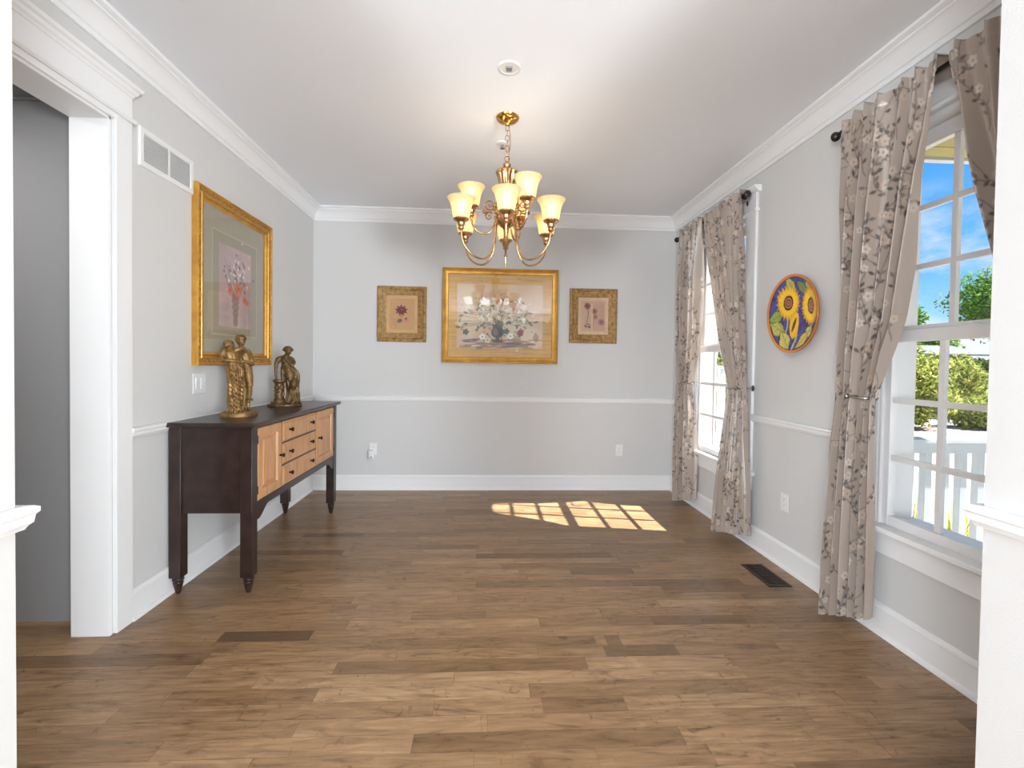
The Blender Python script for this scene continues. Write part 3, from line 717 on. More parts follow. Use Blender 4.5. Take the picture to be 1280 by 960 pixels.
old_prof = [(0.0, 0.0), (0.0, 0.022), (0.004, 0.028), (0.020, 0.030), (0.026, 0.027), (0.030, 0.032), (0.036, 0.030), (0.042, 0.022), (0.052, 0.020), (0.078, 0.015), (0.084, 0.010)]
for kind, cx, cz, ww, hh, lab in ((0, -0.808, 1.679, 0.461, 0.526, 'small gold-framed botanical print of a purple flower, left of the large picture'), (1, 1.027, 1.697, 0.463, 0.527, 'small gold-framed botanical print of pale pressed stems, right of the large picture')):
    a, aw, ah = small_art(kind)
    t = picture('framed_print', lab, 'picture', on_back(cx, cz), ww, hh, old_prof, 'goldold', a, aw, ah, group='framed prints on the end wall')
bpy.data.objects['framed_print']['group'] = 'framed prints on the end wall'
# tall gilt picture on the left wall
w, h = 0.75, 0.872
c = Canvas(w, h, 200, 226, lin((168, 160, 140)))
c.c *= (0.95 + 0.1 * vnoise((226, 200), (40, 40), 2, 2))[..., None]
c.rect(.105, .640, .115, .745, lin((215, 200, 170))); c.rect(.109, .636, .119, .741, lin((160, 152, 134)))
ix0, ix1, iy0, iy1 = .175, .560, .170, .675
nn = vnoise((226, 200), (5, 5), 12, 4)[..., None]
pk = lin((208, 180, 180)) * (1 - nn) + lin((168, 150, 150)) * nn
m = ((c.x > ix0) & (c.x < ix1) & (c.y > iy0) & (c.y < iy1)).astype(float)[..., None]; c.c = c.c * (1 - m) + pk * m
vx = .365
for dy, a in ((.19, .030), (.215, .026), (.25, .036), (.29, .044), (.33, .048), (.36, .05)): c.ell(vx, dy + .01, a, .026, 0, lin((132, 104, 98)), .8)
for k in range(22): c.line([(vx + rg.uniform(-.03, .03), .37), (vx + rg.uniform(-.14, .14), rg.uniform(.45, .62))], .004, lin((110, 96, 92)), .6)
for k in range(85):
    a = rg.uniform(0, 2 * PI); r = abs(rg.gauss(0, .085)); x, y = vx + r * 1.1 * math.cos(a), .52 + r * math.sin(a)
    c.ell(x, y, rg.uniform(.007, .017), rg.uniform(.005, .012), rg.uniform(0, PI), lin(rg.choice([(236, 226, 220), (120, 96, 98), (222, 200, 196), (150, 60, 60), (98, 84, 84), (200, 176, 174)])), .9)
for (x, y, r) in ((.40, .42, .045), (.38, .40, .03), (.30, .40, .03), (.48, .36, .026), (.51, .345, .022)): c.flower(x, y, r, lin((198, 116, 98)), lin((150, 70, 60)), 6, r * 50)
LW, LH = 0.90, 1.022
def orn(t):
    pl = on_left(3.138, 1.697)
    frame_run(MB(), LW, LH, [(0.0155, 0.0262), (0.0435, 0.0262)], pl).build('carved_band', 'goldorn', t)
    # carved bead and leaf ornament along the frame's flat
    b = MB()
    def along(e, step, d0, sz):
        for side in range(4):
            ln = (LW if side % 2 == 0 else LH) - 2 * e; k = int(ln / step)
            for i in range(k + 1):
                s = -ln / 2 + ln * i / k
                u, v = [(s, -LH / 2 + e), (LW / 2 - e, s), (s, LH / 2 - e), (-LW / 2 + e, s)][side]
                ang = 0.7 if i % 2 else -0.7
                cu, cv = (math.cos(ang), math.sin(ang)) if side % 2 == 0 else (math.sin(ang), math.cos(ang))
                yield u, v, cu, cv
    for u, v, cu, cv in along(0.028, 0.022, 0, 0):
        b.ball((0, 0, 0), 1, 6, 4, fn=lambda p: p)
        k = len(b.v) - (2 + 3 * 6)
        for j in range(k, len(b.v)):
            p = b.v[j]; a1, a2, a3 = p[0] * .0135, p[1] * .006, p[2] * .005
            b.v[j] = pl(u + a1 * cu - a2 * cv, v + a1 * cv + a2 * cu, 0.0275 + a3)
    b.build('leaf_carving', 'goldorn', t, smooth=50)
    b = MB()
    for u, v, cu, cv in along(0.062, 0.0125, 0, 0):
        b.ball((0, 0, 0), 1, 6, 4)
        for j in range(len(b.v) - 20, len(b.v)):
            p = b.v[j]; b.v[j] = pl(u + p[0] * .0052, v + p[1] * .0052, 0.0235 + p[2] * .0052)
    b.build('bead_row', 'goldorn', t, smooth=50)
lp = [(0.0, 0.0), (0.0, 0.026), (0.003, 0.034), (0.008, 0.037), (0.014, 0.034), (0.016, 0.027), (0.042, 0.026), (0.045, 0.031), (0.051, 0.032), (0.055, 0.026), (0.058, 0.021), (0.068, 0.021), (0.071, 0.016), (0.082, 0.010)]
picture('framed_print', 'tall gilt-framed print of flowers in a vase, on the left wall above the statues', 'picture', on_left(3.138, 1.697), LW, LH, lp, 'gold', c, w, h, extra=orn)
# ================================================================== CHANDELIER
def shade_mat():
    m = bpy.data.materials.new('frosted_cream_glass'); m.use_nodes = True
    nt = m.node_tree; nt.nodes.clear()
    out = N(nt, 'ShaderNodeOutputMaterial')
    d = N(nt, 'ShaderNodeBsdfDiffuse'); d.inputs[0].default_value = (0.80, 0.70, 0.50, 1)
    t = N(nt, 'ShaderNodeBsdfTranslucent'); t.inputs[0].default_value = (0.95, 0.80, 0.52, 1)
    g = N(nt, 'ShaderNodeBsdfGlossy', i_Roughness=0.25)
    mx = N(nt, 'ShaderNodeMixShader', i_0=0.62); L(nt, d.outputs[0], mx.inputs[1]); L(nt, t.outputs[0], mx.inputs[2])
    m2 = N(nt, 'ShaderNodeMixShader', i_0=0.05); L(nt, mx.outputs[0], m2.inputs[1]); L(nt, g.outputs[0], m2.inputs[2])
    L(nt, m2.outputs[0], out.inputs[0])
    return m
MAT['shade'] = shade_mat()
def emit_mat(name, col, e):
    m = bpy.data.materials.new(name); m.use_nodes = True
    nt = m.node_tree; nt.nodes.clear(); out = N(nt, 'ShaderNodeOutputMaterial'); em = N(nt, 'ShaderNodeEmission', i_Strength=e)
    em.inputs[0].default_value = (*col, 1); L(nt, em.outputs[0], out.inputs[0]); return m
MAT['bulb'] = emit_mat('lit_bulb', (1.0, 0.86, 0.66), 15.0)
CX, CY = 0.103, 2.75
CH_T = thing('chandelier', 'brass nine-light chandelier with lit frosted bell shades hanging by a chain', 'chandelier', (CX, CY, CEIL))
MB().lathe([(0.0, CEIL), (0.066, CEIL), (0.069, CEIL - 0.004), (0.067, CEIL - 0.010), (0.058, CEIL - 0.020), (0.040, CEIL - 0.031), (0.020, CEIL - 0.037), (0.012, CEIL - 0.040), (0.010, CEIL - 0.046), (0.0, CEIL - 0.047)], (CX, CY, 0), seg=36).build('canopy', 'brassb', CH_T, smooth=50)
ch = MB(); z = CEIL - 0.046; k = 0
ZL = 2.432
nl = 6; stp = (z - ZL) / nl
for i in range(nl):
    zc = z - stp * (i + 0.5); hl = stp * 0.5 + 0.004; hw = 0.0105; pts = []
    for q in range(16):
        a = 2 * PI * q / 16; u = hw * math.cos(a); v = (hl - hw) * (1 if math.sin(a) > 0 else -1) * (abs(math.sin(a)) > 1e-6) + hw * math.sin(a)
        pts.append((CX + (u if i % 2 == 0 else 0), CY + (0 if i % 2 == 0 else u), zc + v))
    ch.tube(pts, 0.0021, 6, closed=True)
ch.build('chain', 'brass', CH_T, smooth=60)
cd = [(CX + 0.012 * math.sin(t * 5) + 0.022 * t * t + (0.004 if t > 0 else 0), CY - 0.006 * math.cos(t * 7), CEIL - 0.045 + (2.375 - CEIL + 0.045) * t) for t in np.linspace(0, 1, 26)]
MB().tube(cd, 0.0022, 6).build('cord', 'brass', CH_T, smooth=60)
# loop, ball, fluted vase, bowl and finial on one stem
lp = [(CX + 0.014 * math.cos(a), CY, 2.418 + 0.017 * math.sin(a)) for a in np.linspace(0, 2 * PI, 18, endpoint=False)]
MB().tube(lp, 0.003, 6, closed=True).build('hanging_loop', 'brass', CH_T, smooth=60)
MB().lathe([(0.0, 2.404), (0.008, 2.403), (0.012, 2.399), (0.020, 2.394), (0.024, 2.384), (0.022, 2.373), (0.014, 2.365), (0.013, 2.360), (0.026, 2.356), (0.028, 2.352), (0.014, 2.349), (0.0, 2.349)], (CX, CY, 0), seg=28).build('ball_finial', 'brass', CH_T, smooth=50)
def flute(a, r, h):
    w = float(sm(2.11, 2.19, h)) * float(sm(2.352, 2.330, h))
    return r * (1 + 0.085 * w * math.cos(10 * a + 7.5 * (h - 2.2)))
MB().lathe([(0.0, 2.352), (0.050, 2.351), (0.062, 2.346), (0.064, 2.340), (0.058, 2.332), (0.052, 2.318), (0.046, 2.290), (0.041, 2.262), (0.036, 2.230), (0.031, 2.200), (0.027, 2.170), (0.026, 2.150), (0.032, 2.140), (0.034, 2.132), (0.024, 2.124), (0.022, 2.100)],
           (CX, CY, 0), seg=60, rad=flute).build('fluted_body', 'brass', CH_T, smooth=40)
MB().lathe([(0.022, 2.104), (0.034, 2.100), (0.054, 2.090), (0.064, 2.076), (0.064, 2.066), (0.058, 2.052), (0.046, 2.036), (0.032, 2.024), (0.022, 2.018), (0.016, 2.006), (0.014, 1.960), (0.020, 1.952), (0.022, 1.942), (0.014, 1.932), (0.008, 1.918), (0.006, 1.870), (0.009, 1.862), (0.010, 1.852), (0.006, 1.842), (0.0035, 1.800), (0.0, 1.776)],
           (CX, CY, 0), seg=32).build('bowl', 'brass', CH_T, smooth=50)
def bez(p, n=40):
    """smooth path through points (Catmull-Rom)"""
    P = [np.array(q, float) for q in p]; P = [2 * P[0] - P[1]] + P + [2 * P[-1] - P[-2]]; out = []
    seg = len(P) - 3
    for i in range(seg):
        for t in np.linspace(0, 1, max(2, n // seg), endpoint=(i == seg - 1)):
            a, b, c_, d = P[i:i + 4]
            out.append(0.5 * ((2 * b) + (c_ - a) * t + (2 * a - 5 * b + 4 * c_ - d) * t * t + (3 * b - a - 3 * c_ + d) * t ** 3))
    return out
def arm(ang, R, zrim, path, part_seed):
    ca, sa = math.cos(ang), math.sin(ang)
    def to(p): return (CX + p[0] * ca - p[1] * sa, CY + p[0] * sa + p[1] * ca, p[2])
    pts = [to((q[0], 0, q[1])) for q in bez(path, 44)]
    a = MB().tube(pts, 0.0058, 8).build('arm', 'brass', CH_T, smooth=60)
    x, y, _ = to((R, 0, 0)); zb = zrim - 0.118
    MB().lathe([(0.0, zb - 0.072), (0.007, zb - 0.070), (0.009, zb - 0.060), (0.016, zb - 0.054), (0.018, zb - 0.046), (0.014, zb - 0.040), (0.021, zb - 0.030), (0.022, zb - 0.018), (0.033, zb - 0.010), (0.042, zb - 0.004), (0.044, zb + 0.002), (0.041, zb + 0.006), (0.0, zb + 0.006)], (x, y, 0), seg=26).build('cup', 'brass', a, smooth=45)
    prof = [(0.036, 0.000), (0.043, 0.006), (0.047, 0.020), (0.050, 0.040), (0.054, 0.062), (0.060, 0.082), (0.068, 0.100), (0.077, 0.113), (0.080, 0.118)]
    inner = [(r - 0.003, h) for r, h in reversed(prof)]
    vs = []; seg = 36; allp = prof + inner; 
    s = MB()
    for r, h in allp:
        for q in range(seg): vs.append((x + r * math.cos(2 * PI * q / seg), y + r * math.sin(2 * PI * q / seg), zb + h))
    n = len(allp)
    fs = [(i * seg + j, i * seg + (j + 1) % seg, (i + 1) * seg + (j + 1) % seg, (i + 1) * seg + j) for i in range(n - 1) for j in range(seg)]
    s.add(vs, fs).build('shade', 'shade', a, smooth=60)
    bz = zb + 0.056
    MB().ball((x, y, bz), (0.018, 0.018, 0.024), 14, 10).lathe([(0.012, zb + 0.006), (0.012, zb + 0.036)], (x, y, 0), seg=12).build('bulb', 'bulb', a, smooth=60)
    ld = bpy.data.lights.new('bulb_light', 'POINT'); ld.energy = BULB_W; ld.color = (1.0, 0.93, 0.83); ld.shadow_soft_size = 0.022
    lo = link(bpy.data.objects.new('bulb_light', ld)); lo.location = (x, y, bz + 0.036)
    # leafy scroll rising from the arm's root
    sc = MB()
    def scroll(c0, r0_, turns, st, sgn):
        P = []
        for t in np.linspace(0, 1, 34):
            rr_ = r0_ * (1 - 0.82 * t); th = st + sgn * 2 * PI * turns * t
            P.append(to((c0[0] + rr_ * math.cos(th), 0, c0[1] + rr_ * math.sin(th))))
        sc.tube(P, [0.0042 * (1 - 0.5 * t) for t in np.linspace(0, 1, 34)], 6)
    return a, sc, scroll
LR = 0.288
lower = [(0.050, 2.062), (0.062, 2.050), (0.070, 2.000), (0.078, 1.925), (0.098, 1.860), (0.140, 1.822), (0.190, 1.822), (0.240, 1.850), (0.274, 1.895), (0.288, 1.955)]
UR = 0.205
upper = [(0.045, 2.085), (0.058, 2.070), (0.070, 2.030), (0.092, 1.992), (0.128, 1.978), (0.165, 1.992), (0.192, 2.022), (0.205, 2.068)]
for k in range(6):
    a, sc, scroll = arm(math.radians(-90 + 60 * k - 2), LR, 2.137, lower, k)
for k in range(3):
    a, sc, scroll = arm(math.radians(-58 + 120 * k), UR, 2.250, upper, k)
for k in range(6):
    ang = math.radians(-60 + 60 * k); ca, sa = math.cos(ang), math.sin(ang); sc = MB()
    def to(p): return (CX + p[0] * ca, CY + p[0] * sa, p[1])
    for (cx_, cz_, r, st, sg, tn) in ((0.098, 2.150, 0.034, -2.2, 1, 1.35), (0.100, 2.082, 0.026, 2.4, -1, 1.3), (0.070, 2.110, 0.018, -1.0, 1, 1.1), (0.128, 2.112, 0.014, 3.1, 1, 1.2)):
        T = np.linspace(0, 1, 30)
        sc.tube([to((cx_ + r * (1 - .8 * t) * math.cos(st + sg * 2 * PI * tn * t), cz_ + r * (1 - .8 * t) * math.sin(st + sg * 2 * PI * tn * t))) for t in T], [0.0045 * (1 - .5 * t) for t in T], 6)
        sc.ball(to((cx_, cz_)), 0.005, 8, 6)
    sc.tube([to(q) for q in bez([(0.040, 2.075), (0.062, 2.100), (0.075, 2.130), (0.066, 2.165)], 16)], 0.004, 6)
    sc.build('leaf_scroll', 'brass', CH_T, smooth=60)

# ceiling fittings
f = thing('ceiling_sprinkler_cover', 'round white ceiling fitting with a grey centre, nearest the viewer', 'sprinkler', (0.090, 2.292, CEIL))
MB().lathe([(0.0, CEIL), (0.056, CEIL), (0.056, CEIL - 0.002), (0.052, CEIL - 0.005), (0.046, CEIL - 0.006), (0.044, CEIL - 0.004), (0.0, CEIL - 0.004)], (0.090, 2.292, 0), seg=40).build('escutcheon', 'plastic', f, smooth=30)
MB().box(0.090 - 0.014, 0.090 + 0.014, 2.292 - 0.017, 2.292 + 0.017, CEIL - 0.012, CEIL - 0.003).build('sprinkler_head', 'greyp', f, bevel=0.004)
f = thing('ceiling_sprinkler', 'small ceiling sprinkler with white collar and metal head, behind the chandelier chain', 'sprinkler', (0.079, 3.075, CEIL))
MB().lathe([(0.0, CEIL), (0.040, CEIL), (0.039, CEIL - 0.003), (0.030, CEIL - 0.006), (0.0, CEIL - 0.007)], (0.079, 3.075, 0), seg=32).build('collar', 'plastic', f, smooth=30)
MB().lathe([(0.0, CEIL - 0.006), (0.009, CEIL - 0.006), (0.009, CEIL - 0.014), (0.005, CEIL - 0.018), (0.005, CEIL - 0.030), (0.016, CEIL - 0.031), (0.016, CEIL - 0.034), (0.0, CEIL - 0.034)], (0.084, 3.075, 0), seg=18).build('sprinkler_head', 'chrome', f, smooth=30)
f = thing('hall_ceiling_light', 'small round white light on the grey hall ceiling', 'ceiling light', (-2.085, 2.13, HC))
MB().lathe([(0.0, HC), (0.050, HC), (0.050, HC - 0.008), (0.040, HC - 0.012), (0.0, HC - 0.012)], (-2.085, 2.13, 0), seg=28).build('rim', 'plastic', f, smooth=30)
MB().ball((-2.085, 2.13, HC - 0.012), (0.034, 0.034, 0.016), 18, 10).build('lens', 'plastic', f, smooth=60)

# ================================================================== WALL AND FLOOR FITTINGS
# return-air grille
gy0, gy1, gz0, gz1 = 2.292, 2.693, 2.128, 2.313
gr = thing('air_grille', 'white louvered air return grille high on the left wall', 'vent', (XL, (gy0 + gy1) / 2, (gz0 + gz1) / 2))
pl = lambda u, v, d: (XL + d, (gy0 + gy1) / 2 + u, (gz0 + gz1) / 2 + v)
gw, gh = gy1 - gy0, gz1 - gz0
frame_run(MB(), gw, gh, [(0.0, 0.0), (0.0, 0.006), (0.004, 0.010), (0.024, 0.010), (0.027, 0.004)], pl).add([pl(-.009, -gh / 2 + .024, .0095), pl(.009, -gh / 2 + .024, .0095), pl(.009, gh / 2 - .024, .0095), pl(-.009, gh / 2 - .024, .0095)], [(0, 1, 2, 3)]).build('frame', 'plastic', gr, smooth=30)
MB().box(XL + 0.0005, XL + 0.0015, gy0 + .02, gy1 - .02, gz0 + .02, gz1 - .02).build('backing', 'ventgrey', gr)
for ya_, yb_ in ((gy0 + .026, (gy0 + gy1) / 2 - .008), ((gy0 + gy1) / 2 + .008, gy1 - .026)):
    m = MB(); k = 13
    for i in range(k):
        zz = gz0 + .030 + (gh - .060) * i / (k - 1)
        m.add([(XL + .002, ya_, zz + .0055), (XL + .002, yb_, zz + .0055), (XL + .009, yb_, zz - .0035), (XL + .009, ya_, zz - .0035), (XL + .002, ya_, zz + .0041), (XL + .002, yb_, zz + .0041), (XL + .009, yb_, zz - .0049), (XL + .009, ya_, zz - .0049)],
              [(0, 1, 2, 3), (7, 6, 5, 4), (0, 4, 5, 1), (3, 2, 6, 7), (0, 3, 7, 4), (1, 5, 6, 2)])
    m.build('louvers', 'plastic', gr)
# light switch
sw = thing('light_switch', 'white double rocker light switch below the tall gilt picture', 'light switch', (XL, 2.756, 1.084))
MB().box(XL, XL + 0.006, 2.756 - .060, 2.756 + .060, 1.084 - .058, 1.084 + .058).build('cover_plate', 'plastic', sw, bevel=0.003)
for k in (-1, 1):
    y = 2.756 + k * .0235
    MB().box(XL + .005, XL + .0075, y - .0175, y + .0175, 1.084 - .034, 1.084 + .034).build('rocker_surround', 'trim', sw, bevel=0.001)
    MB().prism([(XL + .006, 1.054), (XL + .0085, 1.054), (XL + .0095, 1.084), (XL + .0125, 1.114), (XL + .006, 1.114)], lambda p, t: (p[0], t, p[1]), y - .0155, y + .0155).build('rocker', 'plastic', sw, bevel=0.0008)
def outlet(name_l, place, parent_loc):
    t = thing('wall_outlet', name_l, 'outlet', parent_loc, 'white duplex wall outlets')
    def bx(u0, u1, v0, v1, d0, d1):
        m = MB().box(u0, u1, d0, d1, v0, v1); return m.xf(lambda p: place(p.x, p.z, p.y))
    bx(-.035, .035, -.057, .057, 0, .005).build('cover_plate', 'plastic', t, bevel=0.0025)
    for s in (-1, 1):
        r = bx(-.017, .017, s * .0195 - .014, s * .0195 + .014, .004, .0072).build('receptacle', 'trim', t, bevel=0.003)
        q = MB()
        for (u, v, a, b) in ((-.0065, .004, .0012, .0045), (.0065, .004, .0012, .0038), (0, -.0065, .0024, .0026)):
            q.box(u - a, u + a, .0070, .0076, s * .0195 + v - b, s * .0195 + v + b)
        q.xf(lambda p: place(p.x, p.z, p.y)).build('slots', 'slot', r)
    return t
pb = lambda cx, cz: (lambda u, v, d: (cx + u, D - d, cz + v))
outlet('white wall outlet with a plug-in device, left end of the far wall', pb(-1.068, 0.392), (-1.068, D, 0.392))
outlet('plain white wall outlet on the end wall near the right corner', pb(1.311, 0.389), (1.311, D, 0.389))
outlet('white wall outlet on the right wall between the two windows', lambda u, v, d: (XR - d, 2.748 - u, 0.396 + v), (XR, 2.748, 0.396))
pg = thing('plug_in_device', 'small white plug-in device in the left outlet of the far wall', 'plug-in', (-1.082, D - .006, 0.350))
MB().box(-1.082 - .027, -1.082 + .027, D - .042, D - .008, 0.298, 0.384).build('body', 'plastic', pg, bevel=0.010, seg=3)
MB().lathe([(0.0, D - .044), (0.008, D - .044), (0.008, D - .040)], (-1.078, 0, 0.318), 'Y', 16).build('sensor', 'greyp', pg, smooth=40)
# floor register
fr = thing('floor_vent', 'brown slatted floor register beside the right baseboard', 'floor vent', (1.654, 2.637, 0))
vx0, vx1, vy0, vy1 = 1.588, 1.722, 2.490, 2.782
m = MB(); R = []
for e, z in ((0, 0.0005), (0.002, 0.004), (0.016, 0.0045), (0.018, 0.0015)):
    R.append([(vx0 + e, vy0 + e, z), (vx1 - e, vy0 + e, z), (vx1 - e, vy1 - e, z), (vx0 + e, vy1 - e, z)])
m.frame(R).build('frame', 'ventm', fr, smooth=30)
MB().box(vx0 + .017, vx1 - .017, vy0 + .017, vy1 - .017, 0.0003, 0.0008).build('duct_opening', 'slot', fr)
m = MB()
for i in range(17):
    y = vy0 + .024 + (vy1 - vy0 - .048) * i / 16; m.box(vx0 + .017, vx1 - .017, y - .0035, y + .0035, 0.0010, 0.0036)
m.box(1.6525, 1.6575, vy0 + .017, vy1 - .017, 0.0012, 0.0040)
m.build('slats', 'ventm', fr)

# sunflower plate on the right wall
PY, PZ, PRAD = 2.655, 1.540, 0.229
c = Canvas(0.46, 0.46, 210, 210, lin((58, 56, 120)))
nn = vnoise((210, 210), (22, 22), 40, 3)[..., None]; c.c = lin((42, 40, 92)) * (1 - nn) + lin((96, 92, 168)) * nn
rg = random.Random(9)
def leaf(x, y, a, b, ang, col=(188, 182, 92)):
    c.ell(x, y, a * 1.08, b * 1.15, ang, lin((62, 74, 48)), 1, .75); c.ell(x, y, a, b, ang, lin(col), 1, .75)
    ca, sa = math.cos(ang), math.sin(ang); c.line([(x - a * ca * .9, y - a * sa * .9), (x + a * ca * .9, y + a * sa * .9)], .004, lin((110, 128, 62)))
    for k in range(-2, 3):
        for s in (-1, 1): c.line([(x + k * .3 * a * ca, y + k * .3 * a * sa), (x + (k * .3 + .22) * a * ca - s * b * .6 * sa, y + (k * .3 + .22) * a * sa + s * b * .6 * ca)], .0022, lin((110, 128, 62)), .7)
def sunflower(x, y, r, sq=1.0, tilt=0.0):
    ct, st = math.cos(tilt), math.sin(tilt)
    def tr(u, v): u *= sq; return x + u * ct - v * st, y + u * st + v * ct
    for ring, (rr_, col, nP) in enumerate(((.80, (214, 158, 24), 22), (.70, (240, 190, 38), 20), (.60, (250, 206, 64), 18))):
        for k in range(nP):
            a = 2 * PI * (k + .5 * ring) / nP; px, py = tr(r * rr_ * .85 * math.cos(a), r * rr_ * .85 * math.sin(a))
            c.ell(px, py, r * .30, r * .105, math.atan2(*(np.array(tr(math.cos(a), math.sin(a)))[::-1] - np.array([y, x]))), lin(col), 1, .8)
    for rr_, col in ((.40, (70, 34, 30)), (.30, (176, 120, 110)), (.19, (92, 44, 34)), (.13, (196, 140, 92)), (.06, (110, 60, 40))): c.ell(x, y, r * rr_ * sq, r * rr_, tilt, lin(col))
leaf(.205, .400, .055, .035, 1.9, (196, 186, 110)); leaf(.30, .375, .05, .028, 2.3, (122, 140, 84)); leaf(.365, .385, .035, .022, 1.2, (214, 200, 96))
leaf(.070, .225, .06, .036, .4, (150, 164, 86)); leaf(.085, .150, .07, .040, 2.6); leaf(.355, .115, .05, .030, .9, (212, 200, 120)); leaf(.15, .075, .075, .038, 2.2, (204, 192, 104)); leaf(.31, .075, .07, .030, .75, (220, 196, 90))
c.line([(.175, .24), (.165, .16), (.14, .10)], .012, lin((196, 200, 128))); c.line([(.25, .11), (.23, .05), (.225, .01)], .012, lin((196, 200, 128)))
sunflower(.175, .300, .112); sunflower(.372, .262, .118, .62, .1)
for k in range(16):
    a = 2 * PI * k / 16; c.ell(.225 + .022 * math.cos(a) + .0, .165 + .058 * math.sin(a), .028, .016, .95, lin((236, 182, 42)), 1, .5)
c.ell(.228, .165, .075, .036, 1.15, lin((246, 196, 58)), 1, .4); c.ell(.226, .165, .046, .011, 1.1, lin((110, 66, 34)), 1)
rad = np.hypot(c.x - .23, c.y - .23)
edge = sm(.2105, .2140, rad)[..., None]; c.c = c.c * (1 - edge) + lin((40, 26, 40)) * edge
edge = sm(.2150, .2185, rad)[..., None]; c.c = c.c * (1 - edge) + lin((204, 122, 40)) * edge
nr, na = 46, 150
rr_ = np.concatenate([np.linspace(0, .2135, nr - 8), np.linspace(.2165, PRAD, 6), [PRAD, PRAD - .012]])
hh_ = np.where(rr_ < .15, 0.016, 0.016 + 0.026 * ((np.clip(rr_, .15, .229) - .15) / .079) ** 1.3); hh_[-2:] = (.036, .026)
th = np.linspace(0, 2 * PI, na + 1)
UU = rr_[:, None] * np.cos(th)[None, :]; VV = rr_[:, None] * np.sin(th)[None, :]
P = np.zeros((len(rr_), na + 1, 3)); P[..., 0] = XR - 0.012 - hh_[:, None] - 0.05 * (VV / 0.46 + 0.5) * 0.25; P[..., 1] = PY - UU; P[..., 2] = PZ + VV
jx = np.clip(((UU + .23) / .46 * 209).round().astype(int), 0, 209); jy = np.clip(((.23 - VV) / .46 * 209).round().astype(int), 0, 209)
plt_ = thing('decorative_plate', 'round ceramic wall plate painted with sunflowers on blue, on the right wall', 'plate', (XR, PY, PZ))
cc = c.c[jy, jx].copy(); cc[-8:] = lin((214, 132, 46)); cc[-2:] = lin((176, 92, 36))
grid_mesh('plate_face', P, cc, 'glaze', plt_)
MB().lathe([(0.0, -0.006), (0.10, -0.006), (0.12, -0.002), (PRAD - .012, -.034), (PRAD - .003, -.040), (PRAD - .010, -.043), (0.13, -0.016), (0.0, -0.016)], (0, 0, 0), 'X', 60).xf(lambda p: (XR + p.x - 0.006 * (p.z / .23 + 1) - .000, PY + p.y, PZ + p.z)).build('plate_back', simple('terracotta_glaze', (0.45, 0.17, 0.05), 0.3), plt_, smooth=40)
# ================================================================== BRONZE STATUES
def sculpt(name, m, parts, place, parent, voxel, smooth_it=3):
    """joins the shapes in parts into one continuous remeshed body"""
    mb = MB()
    for p in parts:
        mb.add(p.v, p.f)
    mb.xf(place)
    me = mb.mesh(name + '_raw')
    bm = bmesh.new(); bm.from_mesh(me); bmesh.ops.remove_doubles(bm, verts=bm.verts, dist=1e-6); bmesh.ops.recalc_face_normals(bm, faces=bm.faces); bm.to_mesh(me); bm.free()
    tmp = link(bpy.data.objects.new(name + '_raw', me))
    rm = tmp.modifiers.new('r', 'REMESH'); rm.mode = 'VOXEL'; rm.voxel_size = voxel
    if smooth_it:
        s_ = tmp.modifiers.new('s', 'SMOOTH'); s_.factor = 0.4; s_.iterations = smooth_it
    dg = bpy.context.evaluated_depsgraph_get(); dg.update()
    em = bpy.data.meshes.new_from_object(tmp.evaluated_get(dg))
    bpy.data.objects.remove(tmp); em.name = name
    o0 = org(parent); em.transform(Matrix.Translation(-o0)); em.materials.clear(); em.materials.append(MAT[m]); em.shade_smooth()
    ob = link(bpy.data.objects.new(name, em)); ob.parent = parent; ORG[ob.name] = o0
    return ob
def limb(pts, rs, seg=12):
    P = bez(pts, 26); t = np.linspace(0, len(rs) - 1, len(P)); R = [float(np.interp(q, range(len(rs)), rs)) for q in t]
    m = MB().tube(P, R, seg); m.ball(P[0], R[0], 10, 8); m.ball(P[-1], R[-1], 10, 8); return m
def drape(levels, folds, depth, twist, ph=0.0, seg=72, front=1.0):
    """levels: (z, x0, x1, y0, y1) bottom to top; vertical folds that slant with height"""
    Z = np.array([q[0] for q in levels]); m = MB(); vs = []; zz = np.linspace(Z[0], Z[-1], 46)
    for z in zz:
        x0, x1, y0, y1 = [float(np.interp(z, Z, [q[i] for q in levels])) for i in (1, 2, 3, 4)]
        for k in range(seg):
            a = 2 * PI * k / seg
            w = (math.cos(folds * a + twist * (z - Z[0]) + ph) + 0.5 * math.cos((folds + 3) * a - twist * 0.7 * (z - Z[0]) + 1.3)) * depth
            fade = min(1.0, (Z[-1] - z) / 0.05 + 0.15)
            vs.append(((x0 + x1) / 2 + ((x1 - x0) / 2 + w * fade) * math.cos(a), (y0 + y1) / 2 + ((y1 - y0) / 2 + w * fade) * math.sin(a), z))
    n = len(zz)
    fs = [(i * seg + j, i * seg + (j + 1) % seg, (i + 1) * seg + (j + 1) % seg, (i + 1) * seg + j) for i in range(n - 1) for j in range(seg)]
    fs += [tuple(range(seg - 1, -1, -1)), tuple(range((n - 1) * seg, n * seg))]
    return m.add(vs, fs)
